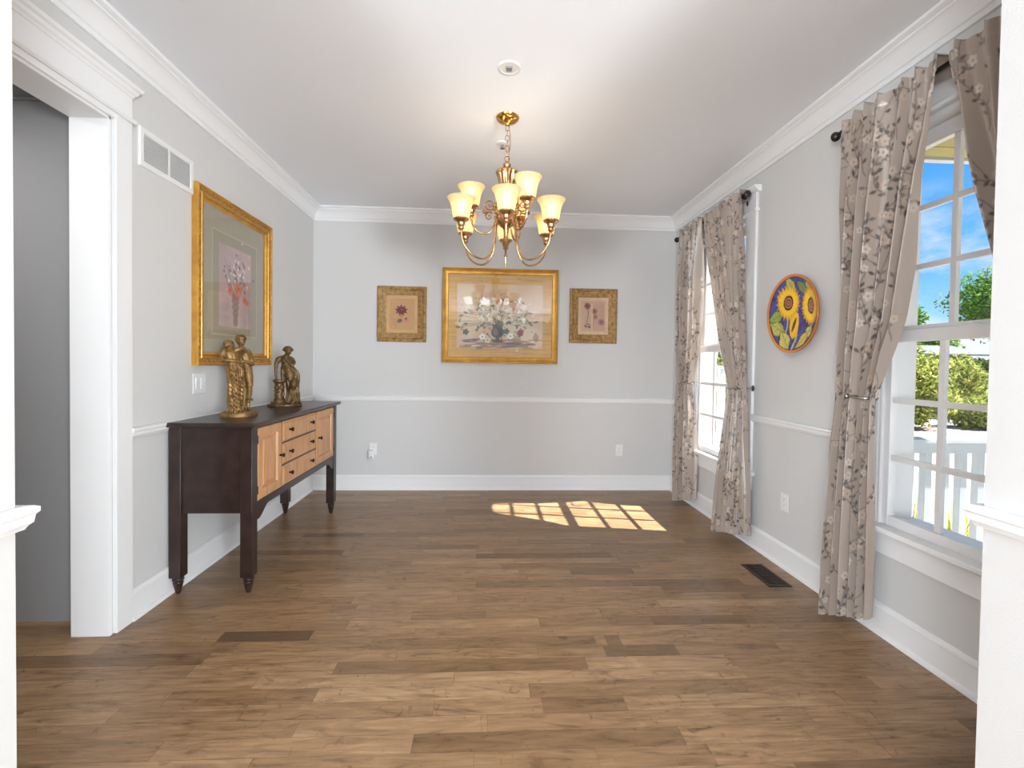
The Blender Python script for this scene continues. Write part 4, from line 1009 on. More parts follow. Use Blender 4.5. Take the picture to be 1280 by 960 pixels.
def head(c, r, yaw, nod):
    """face looks along local -y before turning by yaw (about z) and nod (about x)"""
    m = MB()
    m.ball((0, 0, 0), (r * .90, r * 1.0, r * 1.08), 18, 14)
    m.ball((0, -r * .35, -r * .55), (r * .70, r * .62, r * .56), 14, 10)          # jaw
    m.ball((0, -r * .98, -r * .12), (r * .13, r * .24, r * .26), 10, 8)           # nose
    m.ball((0, -r * .84, -r * .56), (r * .26, r * .12, r * .09), 10, 8)           # lips
    for s in (-1, 1):
        m.ball((s * r * .33, -r * .80, r * .16), (r * .24, r * .14, r * .07), 10, 8)   # brow
        m.ball((s * r * .33, -r * .80, -r * .04), (r * .13, r * .08, r * .08), 8, 6)   # eye
        m.ball((s * r * .90, r * .05, -r * .08), (r * .10, r * .17, r * .26), 8, 6)    # ear
    R = Matrix.Rotation(yaw, 3, 'Z') @ Matrix.Rotation(nod, 3, 'X')
    return m.xf(lambda p: R @ p + Vector(c))
def hand(w, d, up, L_=0.024, curl=0.5):
    """palm with four unequal fingers and a thumb; d: finger direction, up: back of the hand"""
    d = Vector(d).normalized(); up = Vector(up); up = (up - d * up.dot(d)).normalized(); sd = d.cross(up); w = Vector(w)
    out = [limb([w, w + d * L_ * .25, w + d * L_ * .5], [L_ * .20, L_ * .26, L_ * .24], 8)]
    for k, f in enumerate((.82, .96, 1.0, .78)):
        b = w + d * L_ * .45 + sd * L_ * (-.24 + .16 * k); t1 = b + d * L_ * .30 * f - up * L_ * .06 * curl; t2 = t1 + d * L_ * .22 * f - up * L_ * .28 * curl
        out.append(limb([b, t1, t2], [L_ * .095, L_ * .085, L_ * .065], 7))
    b = w + d * L_ * .12 - sd * L_ * .2
    out.append(limb([b, b + d * L_ * .22 - sd * L_ * .18, b + d * L_ * .42 - sd * L_ * .20 - up * L_ * .12], [L_ * .11, L_ * .10, L_ * .07], 7))
    return out
TOPZ = 0.897
ZS_ = 0.962
def placer(x, y, ang):
    ca, sa = math.cos(ang), math.sin(ang)
    return lambda p: Vector((x + p.x * ca - p.y * sa, y + p.x * sa + p.y * ca, TOPZ + p.z * ZS_))
# couple -----------------------------------------------------------
s1 = (-1.422, 2.775); st1 = thing('bronze_statue', 'bronze statue of a couple embracing, nearer one on the sideboard', 'statue', (s1[0], s1[1], TOPZ), 'bronze statues on the sideboard')
pl1 = placer(s1[0], s1[1], math.radians(27.5))
outline = [(-.094, -.050), (-.060, -.070), (.020, -.072), (.060, -.060), (.086, -.030), (.092, .010), (.078, .045), (.040, .064), (-.050, .064), (-.086, .045), (-.096, .0)]
b = MB(); lev = ((1.0, 0.0), (1.0, 0.016), (0.97, 0.020), (0.95, 0.026), (0.85, 0.031))
b.frame([[(x * s, y * s, z) for x, y in outline] for s, z in lev]); b.add([(x, y, 0) for x, y in outline], [tuple(range(len(outline) - 1, -1, -1))]); b.add([(x * .85, y * .85, .031) for x, y in outline], [tuple(range(len(outline)))])
b.xf(pl1).build('base', 'bronze', st1, smooth=35, bevel=0.002)
F = -0.022       # depth of the woman, toward the viewer
wm = [drape([(.026, -.068, .018, F - .052, F + .040), (.06, -.060, .015, F - .045, F + .036), (.12, -.057, .015, F - .042, F + .034), (.19, -.057, .017, F - .044, F + .034), (.25, -.062, .020, F - .046, F + .034), (.285, -.063, .018, F - .044, F + .032), (.31, -.060, .004, F - .036, F + .026), (.325, -.056, -.006, F - .032, F + .022)], 9, .0042, 26, 0.4),
      drape([(.312, -.060, -.002, F - .034, F + .024), (.335, -.070, -.001, F - .036, F + .026), (.365, -.082, -.004, F - .038, F + .028), (.382, -.083, -.009, F - .034, F + .026), (.394, -.072, -.020, F - .022, F + .018), (.403, -.060, -.034, F - .012, F + .010)], 7, .0018, 20, 1.0)]
wm += [limb([(-.048, F, .394), (-.049, F + .002, .406), (-.050, F + .003, .416)], [.014, .012, .012])]
wm += [head((-.050, F + .004, .421), .0245, math.radians(128), math.radians(12))]
wm += [MB().ball((-.056, F + .002, .430), (.0275, .0275, .0245), 16, 12), MB().ball((-.066, F - .014, .421), (.0125, .0125, .0125), 12, 8), MB().ball((-.048, F - .014, .440), (.017, .015, .010), 12, 8)]
# slanting folds gathered at her hip
for k in range(9):
    z0 = .275 - .026 * k; wm.append(limb([(-.058, F - .034, z0 + .016), (-.030, F - .049, z0 - .008), (.004, F - .043, z0 - .040), (.017, F - .015, z0 - .056)], [.0022, .0046, .0046, .0025], 8))
wm += [limb([(-.018, F - .010, .394), (.004, F - .010, .402), (.028, F + .022, .392)], [.0145, .0125, .0100])]
wm += hand((.028, F + .022, .392), (.8, .6, -.25), (0, -.5, .9), .026)
wm += [limb([(-.080, F - .010, .385), (-.090, F - .022, .352), (-.080, F - .034, .336)], [.0155, .0140, .0115]), limb([(-.080, F - .034, .336), (-.045, F - .045, .333), (-.016, F - .040, .328)], [.0115, .0105, .0085])]
wm += hand((-.016, F - .040, .328), (1, .2, -.1), (0, -1, .2), .025)
for s in (-.048, -.008): wm.append(MB().ball((s, F - .050, .031), (.010, .018, .007), 10, 8))
sculpt('woman_figure', 'bronze', wm, pl1, st1, 0.0019, 2)
G_ = 0.024       # the man stands behind her
mn = [limb([(.030, G_, .292), (.031, G_ + .002, .335), (.024, G_ + .004, .372), (.014, G_ + .004, .398)], [.026, .030, .032, .022], 14)]
mn += [drape([(.268, .004, .062, G_ - .030, G_ + .032), (.30, .006, .056, G_ - .026, G_ + .028), (.34, -.004, .056, G_ - .026, G_ + .030), (.385, -.012, .044, G_ - .020, G_ + .024)], 8, .0024, 14, .3)]
mn += [limb([(.008, G_, .404), (.006, G_ - .002, .426), (.004, G_ - .003, .440)], [.014, .0125, .012])]
mn += [head((.005, G_ - .006, .450), .0255, math.radians(30), math.radians(24))]
mn += [MB().ball((.003, G_ + .005, .460), (.0290, .0275, .0265), 16, 12)]
mn += [MB().ball((0, 0, 0), (.0300, .0295, .0180), 18, 12).xf(lambda p: Matrix.Rotation(math.radians(12), 3, 'Y') @ p + Vector((.006, G_ - .001, .470))), MB().ball((.008, G_ - .001, .480), (.020, .020, .010), 14, 8)]
mn += [limb([(.040, G_ - .002, .388), (.055, G_ + .002, .350), (.062, G_ - .006, .312)], [.0165, .0155, .0130]), limb([(.062, G_ - .006, .312), (.048, G_ - .034, .318), (.022, G_ - .048, .330)], [.0130, .0110, .0088])]
mn += hand((.022, G_ - .048, .330), (-1, -.3, .1), (0, -1, .3), .026)
mn += [limb([(-.008, G_ + .004, .388), (-.040, G_ + .006, .365), (-.062, G_ - .012, .352)], [.0150, .0135, .0100])]
mn += hand((-.062, G_ - .012, .352), (-.6, -.8, -.1), (-.5, .6, .6), .025)
mn += [limb([(.040, G_ - .004, .285), (.046, G_ - .012, .230), (.050, G_ - .016, .185)], [.0245, .0235, .0185]), limb([(.050, G_ - .016, .185), (.048, G_ - .008, .130), (.043, G_ - .004, .085), (.043, G_ - .004, .045)], [.0150, .0160, .0115, .0095])]
mn += [limb([(.018, G_ + .004, .285), (.020, G_ + .006, .230), (.022, G_ + .004, .185)], [.0235, .0220, .0180]), limb([(.022, G_ + .004, .185), (.024, G_ + .012, .130), (.022, G_ + .014, .085), (.022, G_ + .014, .045)], [.0145, .0155, .0110, .0095])]
for x, y, a in ((.043, G_ - .004, .5), (.022, G_ + .014, -.5)):
    mn += [limb([(x, y + .006, .040), (x + .010 * a, y - .014, .038), (x + .022 * a, y - .034, .035)], [.0105, .0100, .0080], 10)]
for z in (.190, .182, .100, .092): mn.append(MB().tube([(.049 + .018 * math.cos(q), G_ - .012 + .018 * math.sin(q), z) for q in np.linspace(0, 2 * PI, 18, endpoint=False)], .0026, 6, closed=True))
sculpt('man_figure', 'bronze', mn, pl1, st1, 0.0019, 2)
# woman at a column -------------------------------------------------
s2 = (-1.435, 3.40); st2 = thing('bronze_statue', 'bronze statue of a draped woman leaning on a short column, farther one on the sideboard', 'statue', (s2[0], s2[1], TOPZ), 'bronze statues on the sideboard')
pl2 = placer(s2[0], s2[1], math.radians(23))
rg = random.Random(4)
bs = [MB().lathe([(0.0, 0.0), (1.0, 0.0), (1.0, 0.014), (0.94, 0.020), (0.80, 0.024), (0.0, 0.024)], (0, 0, 0), seg=40).xf(lambda p: Vector((p.x * .112 + .004, p.y * .072, p.z)))]
for k in range(34):
    a = rg.uniform(0, 2 * PI); r = rg.uniform(.35, .9); bs.append(MB().ball((.112 * r * math.cos(a) + .010, .072 * r * math.sin(a), .022 + rg.uniform(0, .008)), (rg.uniform(.008, .02), rg.uniform(.008, .018), rg.uniform(.005, .014)), 8, 6))
sculpt('base', 'bronzed', bs, pl2, st2, 0.002, 1)
cl_ = [MB().lathe([(0.0, .020), (.042, .020), (.042, .034), (.039, .040), (.041, .048), (.034, .056), (.030, .066), (.0305, .110), (.031, .165), (.033, .172), (.037, .176), (.043, .184), (.043, .194), (.038, .198), (0.0, .198)], (-.031, -.010, 0), seg=40)]
for k in range(9):
    a = 2 * PI * k / 9
    for z in (.090, .115, .140): cl_.append(MB().ball((-.031 + .030 * math.cos(a + z * 9), -.010 + .030 * math.sin(a + z * 9), z), (.006, .006, .011), 8, 6))
sculpt('column', 'bronzed', cl_, pl2, st2, 0.0019, 1)
w2 = [drape([(.020, .006, .102, -.046, .050), (.06, .014, .098, -.040, .046), (.11, .018, .094, -.038, .044), (.16, .012, .094, -.042, .044), (.20, .008, .098, -.042, .042), (.235, .002, .097, -.038, .040), (.262, -.004, .086, -.032, .034), (.290, -.018, .066, -.026, .028), (.300, -.020, .060, -.024, .026)], 9, .0048, -20, .9)]
w2 += [limb([(.022, 0, .285), (.014, -.004, .325), (.010, -.004, .355), (.014, -.004, .372)], [.032, .036, .034, .020], 16)]
for s, zc_ in ((-.008, .332), (.034, .332)): w2.append(MB().ball((s, -.030, zc_), (.016, .014, .016), 12, 10))
w2 += [limb([(-.030, 0, .352), (.010, .002, .360), (.046, 0, .350)], [.017, .020, .016])]
w2 += [limb([(.014, -.004, .370), (.018, -.010, .385), (.020, -.012, .396)], [.0125, .0115, .0115])]
w2 += [head((.024, -.018, .408), .0255, math.radians(28), math.radians(26))]
w2 += [MB().ball((.022, -.006, .422), (.031, .029, .024), 18, 12), MB().ball((.020, .018, .414), (.016, .014, .016), 12, 8)]
for k in range(12):
    a = 2 * PI * k / 12; w2.append(MB().ball((.022 + .029 * math.cos(a), -.006 + .027 * math.sin(a), .417 + .004 * math.sin(3 * a)), (.0085, .0085, .009), 8, 6))
w2 += [MB().ball((-.036, 0, .342), (.021, .020, .024), 14, 10), limb([(-.040, -.002, .345), (-.052, -.006, .312), (-.054, -.010, .280)], [.0165, .0140, .0110]), limb([(-.054, -.010, .280), (-.054, -.012, .240), (-.052, -.014, .208)], [.0110, .0095, .0072])]
w2 += hand((-.052, -.014, .210), (-.15, -.3, -.9), (-.6, -.8, 0), .026, .2)
w2 += [limb([(.050, -.004, .346), (.060, -.024, .322), (.050, -.042, .300)], [.0160, .0140, .0110]), limb([(.050, -.042, .300), (.026, -.048, .325), (.006, -.042, .352)], [.0110, .0095, .0075])]
w2 += hand((.006, -.042, .352), (-.3, .15, 1), (-.2, -1, 0), .024)
for k in range(7):      # rolls of cloth slung across the hips
    z0 = .285 - .013 * k; w2.append(limb([(-.020 + .004 * k, -.022, z0 + .016), (.020 + .003 * k, -.040 - .001 * k, z0 - .006 - .003 * k), (.062, -.034, z0 - .040 - .004 * k), (.094, -.008, z0 - .066 - .005 * k)], [.0030, .0058, .0058, .0035], 8))
for k in range(6):      # long folds falling past the bent knee
    x = .030 + .012 * k; w2.append(limb([(.050 + .006 * k, -.040, .170 - .004 * k), (x + .006, -.044, .100), (x - .008 + .004 * k, -.048, .028)], [.0045, .0050, .0038], 8))
w2 += [limb([(.046, -.018, .215), (.062, -.048, .168), (.058, -.030, .115)], [.022, .021, .017])]
w2 += [limb([(-.012, -.012, .285), (-.012, -.018, .235), (-.008, -.018, .196)], [.012, .0135, .011])]
for s in (.038, .078): w2.append(MB().ball((s, -.052, .028), (.011, .020, .008), 10, 8))
sculpt('woman_figure', 'bronzed', w2, pl2, st2, 0.0019, 2)

# ================================================================== CURTAINS
def cloth_canvas(w, h, nu, nv, seed):
    rg = random.Random(seed)
    c = Canvas(w, h, nu, nv, lin((172, 157, 143)))
    n = vnoise((nv, nu), (6, 3), seed, 3)[..., None]
    c.c = lin((168, 151, 136)) * (1 - n) + lin((180, 168, 158)) * n
    stem = lin((112, 98, 90)); dark = [lin((74, 66, 62)), lin((92, 80, 74)), lin((62, 56, 54)), lin((120, 104, 96))]
    pale = [lin((200, 182, 165)), lin((192, 170, 152)), lin((210, 197, 184))]
    def sprig(x, y, ang, ln, lvl):
        pts = [(x, y)]; a = ang; n_ = int(ln / 0.02)
        for k in range(n_):
            a += rg.uniform(-.32, .32) + .04 * math.sin(k * .8); x += .02 * math.cos(a); y += .02 * math.sin(a); pts.append((x, y))
            if k > 0 and k % 2 == 0 and rg.random() < .85:
                s = rg.choice((-1, 1)); la = a + s * rg.uniform(.6, 1.1); r = rg.uniform(.020, .030)
                c.ell(x + r * .75 * math.cos(la), y + r * .75 * math.sin(la), r * .62, r * .30, la, rg.choice(dark), .9, .55)
                if rg.random() < .6:
                    la = a - s * rg.uniform(.6, 1.1); c.ell(x + r * .7 * math.cos(la), y + r * .7 * math.sin(la), r * .55, r * .27, la, rg.choice(dark), .85, .55)
            if k % 4 == 3 and rg.random() < .75:
                fa = a + rg.choice((-1, 1)) * 1.3; fx, fy = x + .030 * math.cos(fa), y + .030 * math.sin(fa)
                c.flower(fx, fy, rg.uniform(.015, .023), rg.choice(pale), lin((150, 128, 112)), 5, rg.random() * 3)
            if lvl < 1 and k % 6 == 4: sprig(x, y, a + rg.choice((-1, 1)) * rg.uniform(.7, 1.2), rg.uniform(.10, .20), lvl + 1)
        c.line(pts, .0052 if lvl == 0 else .0040, stem, .9)
    y = -0.08
    while y < h:
        for k in range(7):
            x = w * (k + .5) / 7 + rg.uniform(-.05, .05); sprig(x, y + rg.uniform(-.06, .10), PI / 2 + rg.uniform(-.5, .5), rg.uniform(.24, .36), 0)
        y += .27
    return c
ZT = 2.432
def curtain(label, E, nf, seed, hem, off, w=1.15, nu=250, nv=560):
    """E: rows (z, outer Y, inner Y); hem: (outer z, inner z); off(u, z): mean distance from the wall"""
    c = cloth_canvas(w, 2.43, nu, nv, seed); rg = np.random.default_rng(seed)
    E = np.array(sorted(E), float)
    u = np.linspace(0, 1, nu)[None, :].repeat(nv, 0); v = np.linspace(0, 1, nv)[:, None].repeat(nu, 1)
    zh = hem[0] + (hem[1] - hem[0]) * u + 0.006 * np.sin(2 * PI * nf * u)
    z = ZT + (zh - ZT) * v
    zz = np.linspace(-.05, 2.5, 400); ker = np.hanning(19); ker /= ker.sum()
    def edge(i):
        e = np.interp(zz, E[:, 0], E[:, i]); e = np.convolve(np.pad(e, 9, mode='edge'), ker, 'valid'); return np.interp(z, zz, e)
    yo, yi = edge(1) * (XR - off(0 * z, z)) / (XR - .09), edge(2) * (XR - off(0 * z + 1, z)) / (XR - .09)      # edges were measured on the plane 9 cm off the wall
    drift = 0.55 * np.interp(v, np.linspace(0, 1, 7), rg.uniform(-1, 1, 7)) + 0.25 * np.sin(2 * PI * (u * 1.3 + v * 0.8) + seed)
    wu = u + 0.050 * np.sin(2 * PI * u * 1.7 + seed * 1.3) * np.sin(PI * u)
    ph = 2 * PI * nf * wu + drift + seed
    A = np.interp(z, [0.0, 0.4, 0.9, 1.08, 1.3, 2.0, 2.36, 2.43], [0.034, 0.034, 0.026, 0.018, 0.030, 0.034, 0.016, 0.013])
    amp = 0.62 + 0.76 * np.interp(u, np.linspace(0, 1, nf + 1), rg.random(nf + 1))
    A = A * np.where(z > 2.3, 1.0, amp)
    s = np.sin(ph); fold = np.sign(s) * np.abs(s) ** 0.8 + 0.34 * np.sin(2 * ph + 0.7 + seed) + 0.12 * np.sin(3.7 * ph + 2.0 * seed + 3 * v)
    pinch = 0.004 * np.exp(-((z - 2.385) / 0.012) ** 2)
    X = XR - off(u, z) - A * fold - pinch * 0
    Y = yo + (yi - yo) * np.clip(u + (0.42 / (2 * PI * nf)) * np.cos(ph) * np.sin(PI * np.clip(u, 0, 1)) ** 0.3, -0.02, 1.02)
    z = z + np.where(v < .03, (1 - v / .03) * (.009 * np.sin(ph + .8) + .005 * np.sin(2.3 * ph)), 0)
    # seam of the rod pocket
    X += 0.004 * np.exp(-((z - 2.375) / 0.006) ** 2)
    for i in range(nv):      # even spacing along the cloth so that the pattern is not stretched over the folds
        arc = np.concatenate([[0], np.cumsum(np.hypot(np.diff(X[i]), np.diff(Y[i])))]); uu_ = np.linspace(0, arc[-1], nu)
        X[i] = np.interp(uu_, arc, X[i]); Y[i] = np.interp(uu_, arc, Y[i]); z[i] = np.interp(uu_, arc, z[i])
    P = np.stack([X, Y, z], -1)
    cy = float((E[-1, 1] + E[-1, 2]) / 2)
    t = thing('curtain', label, 'curtain', (XR - 0.10, cy, 2.40), 'floral curtain panels at the right wall windows')
    grid_mesh('drape', P, c.c, 'cloth', t)
    k = int(nv * 0.032)
    Q = P[:k].copy(); Q[..., 0] = np.maximum(XR - 0.060, P[:k, :, 0] + 0.026)
    Q[0] = P[0]
    grid_mesh('rod_pocket', Q, c.c[:k] * 0 + lin((168, 152, 140)), 'cloth', t)
    return t
def off_fn(zs, outer, inner):
    """distance from the wall of the outer and inner edge at the heights zs"""
    return lambda u, z: np.interp(z, zs, outer) * (1 - u) + np.interp(z, zs, inner) * u
ZS = [0, .45, .85, 1.08, 1.45, 2.0, 2.43]
off_near = off_fn(ZS, [.175, .150, .118, .108, .108, .110, .119], [.062, .070, .080, .082, .092, .104, .119])
off_farr = off_fn(ZS, [.080, .085, .095, .105, .105, .108, .119], [.150, .165, .135, .112, .098, .102, .119])
off_farl = off_fn(ZS, [.130, .120, .110, .108, .105, .108, .119], [.056, .056, .056, .056, .060, .090, .119])
NL = [(2.43, 2.240, 1.745), (2.16, 2.232, 1.765), (1.95, 2.230, 1.795), (1.68, 2.231, 1.836), (1.43, 2.236, 1.876), (1.23, 2.238, 1.950), (1.085, 2.237, 1.998), (1.0, 2.240, 1.992), (.83, 2.255, 1.985), (.33, 2.290, 1.970), (.02, 2.300, 1.975)]
curtain('floral satin curtain tied back, full length in view, left half of the near window', NL, 6, 3, (.020, .085), off_near)
NR = [(2.43, 1.205, 1.732), (2.32, 1.205, 1.712), (2.09, 1.206, 1.660), (1.87, 1.208, 1.608), (1.73, 1.208, 1.565), (1.6, 1.208, 1.525), (1.3, 1.208, 1.455), (1.085, 1.208, 1.415), (.8, 1.200, 1.430), (.3, 1.170, 1.445), (.02, 1.160, 1.450)]
curtain('floral satin curtain cut off by the wall end, right half of the near window', NR, 6, 5, (.020, .085), lambda u, z: np.interp(z, [0, 2.43], [.108, .112]) + u * 0)
FR = [(2.43, 3.165, 3.715), (2.22, 3.150, 3.662), (1.946, 3.133, 3.568), (1.49, 3.105, 3.430), (1.22, 3.085, 3.318), (1.09, 3.060, 3.262), (.98, 3.048, 3.270), (.715, 3.030, 3.325), (.4, 2.985, 3.399), (.02, 2.975, 3.445)]
curtain('floral curtain tied back beside the plate, right half of the far window', FR, 6, 8, (.100, .020), off_farr)
FL = [(2.43, 4.215, 3.770), (2.0, 4.205, 3.768), (1.497, 4.192, 3.779), (1.23, 4.192, 3.835), (1.085, 4.188, 3.885), (1.02, 4.188, 3.890), (.77, 4.186, 3.835), (.4, 4.182, 3.805), (.02, 4.170, 3.800)]
curtain('floral curtain tied back nearest the far corner, left half of the far window', FL, 5, 11, (.020, .090), off_farl)
def rod(ya, yb, label):
    t = thing('curtain_rod', label, 'curtain rod', (XR - 0.078, (ya + yb) / 2, 2.402), 'dark curtain rods over the windows')
    xr = XR - 0.078; z = 2.402
    MB().lathe([(0.0, ya), (0.009, ya), (0.009, yb), (0.0, yb)], (xr, 0, z), 'Y', 18).build('rod', 'darkmetal', t, smooth=40)
    for y, s in ((ya, -1), (yb, 1)):
        MB().lathe([(0.0, y - s * .002), (0.011, y - s * .002), (0.013, y + s * .004), (0.011, y + s * .010), (0.015, y + s * .013), (0.021, y + s * .019), (0.024, y + s * .027), (0.023, y + s * .035), (0.015, y + s * .042), (0.006, y + s * .044), (0.0, y + s * .045)], (xr, 0, z), 'Y', 24).build('finial', 'darkmetal', t, smooth=40)
        yb_ = y - s * 0.018
        MB().box(XR - 0.050 - 0.003, XR - 0.050, yb_ - .008, yb_ + .008, 2.340, 2.412).box(xr - .004, XR - .050, yb_ - .005, yb_ + .005, 2.382, 2.390).lathe([(0.0135, yb_ - .005), (0.0135, yb_ + .005)], (xr, 0, z), 'Y', 16).build('bracket', 'darkmetal', t)
    return t
rod(3.140, 4.262, 'dark curtain rod with ball finials over the far window')
rod(1.125, 2.278, 'dark curtain rod with ball finials over the near window')
def holdback(y_out, y_in, z, depth, label):
    t = thing('curtain_holdback', label, 'holdback', (XR - .019, y_out, z), 'metal curtain holdbacks')
    s = 1 if y_out > y_in else -1; yo = y_out + s * .006
    MB().lathe([(0.0, XR - .019), (0.020, XR - .019), (0.020, XR - .023), (0.012, XR - .027), (0.0, XR - .027)], (0, yo, z), 'X', 20).build('rosette', 'chrome', t, smooth=40)
    xo = XR - depth
    MB().tube(bez([(XR - .022, yo, z), (xo + .03, yo, z), (xo + .006, yo - s * .004, z), (xo, yo - s * .03, z), (xo, (y_out + y_in) / 2, z - .003), (xo + .006, y_in + s * .01, z - .004), (xo + .030, y_in - s * .012, z - .004), (xo + .062, y_in - s * .016, z - .004)], 50), .0055, 10).build('bar', 'chrome', t, smooth=60)
    MB().ball((xo - .004, yo, z), .0125, 16, 12).build('ball_end', 'chrome', t, smooth=60)
    MB().ball((xo + .064, y_in - s * .016, z - .004), .0085, 12, 8).build('tip', 'chrome', t, smooth=60)
holdback(2.104, 2.035, 1.092, .135, 'nickel holdback around the curtain at the near window')
holdback(3.095, 3.225, 1.078, .135, 'nickel holdback around the far window curtain that hangs beside the plate')
holdback(4.010, 3.830, 1.082, .135, 'nickel holdback around the curtain in the far corner')
# ================================================================== OUTSIDE
MAT['gravel'] = simple('pale_pink_gravel', (0.30, 0.245, 0.215), 0.95, spec=0.1, vary=0.3, vscale=9)
MAT['grass'] = simple('dry_yellow_green_grass', (0.34, 0.36, 0.10), 0.95, spec=0.1, vary=0.45, vscale=0.5)
MAT['deck'] = simple('grey_porch_deck', (0.36, 0.36, 0.36), 0.7, vary=0.15, vscale=5)
MAT['soffit'] = simple('olive_porch_soffit', (0.34, 0.31, 0.13), 0.8, spec=0.1, vary=0.1, vscale=3)
MAT['extwhite'] = simple('white_exterior_paint', (0.50, 0.54, 0.55), 0.6, spec=0.3)
MAT['shedroof'] = simple('grey_shingle_roof', (0.13, 0.14, 0.16), 0.9, vary=0.15, vscale=6)
MAT['shedwall'] = simple('dark_shed_siding', (0.06, 0.065, 0.055), 0.9)
MAT['bark'] = simple('grey_brown_bark', (0.12, 0.085, 0.06), 0.95, vary=0.3, vscale=20)
def leaf_mat(name, cols, tr=0.35):
    m = bpy.data.materials.new(name); m.use_nodes = True
    nt = m.node_tree; nt.nodes.clear(); out = N(nt, 'ShaderNodeOutputMaterial'); g = N(nt, 'ShaderNodeNewGeometry')
    r = ramp(nt, [(i / (len(cols) - 1), c_) for i, c_ in enumerate(cols)], g.outputs['Random Per Island'])
    d = N(nt, 'ShaderNodeBsdfDiffuse'); t = N(nt, 'ShaderNodeBsdfTranslucent'); L(nt, r.outputs[0], d.inputs[0]); L(nt, r.outputs[0], t.inputs[0])
    mx = N(nt, 'ShaderNodeMixShader', i_0=tr); L(nt, d.outputs[0], mx.inputs[1]); L(nt, t.outputs[0], mx.inputs[2]); L(nt, mx.outputs[0], out.inputs[0]); return m
MAT['leafy'] = leaf_mat('yellow_green_leaves', [(0.10, 0.14, 0.03), (0.22, 0.28, 0.06), (0.42, 0.44, 0.11), (0.58, 0.53, 0.19)])
MAT['leafg'] = leaf_mat('fresh_green_leaves', [(0.05, 0.12, 0.02), (0.12, 0.24, 0.04), (0.22, 0.36, 0.07)])
MAT['leafd'] = leaf_mat('dark_green_leaves', [(0.03, 0.05, 0.015), (0.07, 0.10, 0.03), (0.14, 0.15, 0.05)])
MAT['blade'] = leaf_mat('yellow_green_blades', [(0.30, 0.34, 0.03), (0.55, 0.56, 0.06), (0.72, 0.66, 0.18)])
def stree(mb, name, m, label, cat, kind=None, group=None):
    return tag(mb.build(name, m), label, cat, group, kind)
GZ = -0.45
stree(MB().box(1.9, 70, -6, 70, GZ - 0.2, GZ), 'ground_outside', 'gravel', 'pale gravel ground beyond the porch', 'ground', 'structure')
hv = []; nx_, ny_ = 40, 30
P = np.zeros((ny_, nx_, 3))
for j in range(ny_):
    for i in range(nx_):
        x = 4 + 64 * i / (nx_ - 1); y = 17 + 50 * j / (ny_ - 1); t = j / (ny_ - 1)
        P[j, i] = (x, y, GZ - 0.02 + 2.2 * t + 0.15 * math.sin(x * .3) * min(1, t * 4))
tag(grid_mesh('hill', P, None, 'grass'), 'yellow green grassy slope behind the bushes', 'hill', kind='structure')
stree(MB().box(1.998, 4.15, -3.0, 2.93, -0.27, -0.15), 'porch_deck', 'deck', 'grey porch deck under the near window', 'porch', 'structure')
pc = MB(); k = 44
for i in range(k):
    y0 = -3 + 5.9 * i / k; y1 = -3 + 5.9 * (i + 1) / k; pc.box(1.998, 4.25, y0, y1 - 0.008, 2.600, 2.70)
pc.box(1.998, 4.25, -3, 2.9, 2.612, 2.74)
po = thing('porch_roof', 'olive board porch ceiling with white edge trim, top of the near window', 'porch roof', (3.1, 0, 2.6), kind='structure')
pc.build('ceiling_boards', 'soffit', po)
MB().box(1.998, 4.30, 2.900, 2.945, 2.585, 2.80).box(4.25, 4.30, -3, 2.9, 2.585, 2.80).build('fascia', 'extwhite', po)
stree(MB().box(3.98, 4.12, 2.77, 2.91, -0.15, 2.60).box(3.96, 4.14, 2.75, 2.93, -0.15, -0.05).box(3.96, 4.14, 2.75, 2.93, 2.50, 2.60), 'porch_post', 'extwhite', 'square white post holding the porch roof end', 'post')
rl = thing('porch_railing', 'white railing with square balusters outside the near window', 'railing', (3.0, 2.80, -0.15))
MB().prism([(2.735, .770), (2.865, .770), (2.865, .790), (2.80, .800), (2.735, .790)], lambda p, t: (t, p[0], p[1]), 1.998, 3.975).box(1.998, 3.975, 2.765, 2.835, .700, .772).build('top_rail', 'extwhite', rl)
MB().box(1.998, 3.955, 2.765, 2.835, -.06, .0).build('bottom_rail', 'extwhite', rl)
for i in range(16):
    x = 2.08 + .118 * i; MB().box(x - .022, x + .022, 2.778, 2.822, 0, .702).build('baluster', 'extwhite', rl, bevel=0.002)
stree(MB().box(1.9, 2.36, 4.90, 6.6, GZ, 2.9), 'house_wing', 'extwhite', 'white projecting house wing beside the far window', 'house wing', 'structure')
fp = thing('white_post', 'thin white post seen through the far window panes', 'post', (2.80, 5.42, GZ))
MB().box(2.765, 2.835, 5.385, 5.455, GZ, 1.20).build('shaft', 'extwhite', fp); MB().box(2.755, 2.845, 5.375, 5.465, 1.20, 1.24).build('cap', 'extwhite', fp)
def foliage(c, r, n, size, seed, shell=0.55, squash=None):
    rg = np.random.default_rng(seed); d = rg.normal(size=(n, 3)); d /= np.linalg.norm(d, axis=1)[:, None]
    lump = 1 + 0.18 * np.sin(d[:, 0] * 5 + seed) * np.sin(d[:, 2] * 6 + 1) + 0.12 * np.sin(d[:, 1] * 9 + 2)
    rad = (shell + (1 - shell) * rg.random(n)) * lump
    p = np.array(c) + d * rad[:, None] * np.array(r)
    a = rg.normal(size=(n, 3)); a /= np.linalg.norm(a, axis=1)[:, None]; b = np.cross(a, rg.normal(size=(n, 3))); b /= np.linalg.norm(b, axis=1)[:, None]; nn_ = np.cross(a, b)
    s = size * (0.6 + 0.8 * rg.random(n))[:, None]
    m = MB(); vs = np.stack([p - a * s, p + b * s * .45 + nn_ * s * .15, p + a * s, p - b * s * .45 + nn_ * s * .15], 1).reshape(-1, 3)
    m.v = [tuple(q) for q in vs]; m.f = [(4 * i, 4 * i + 1, 4 * i + 2, 4 * i + 3) for i in range(n)]
    return m
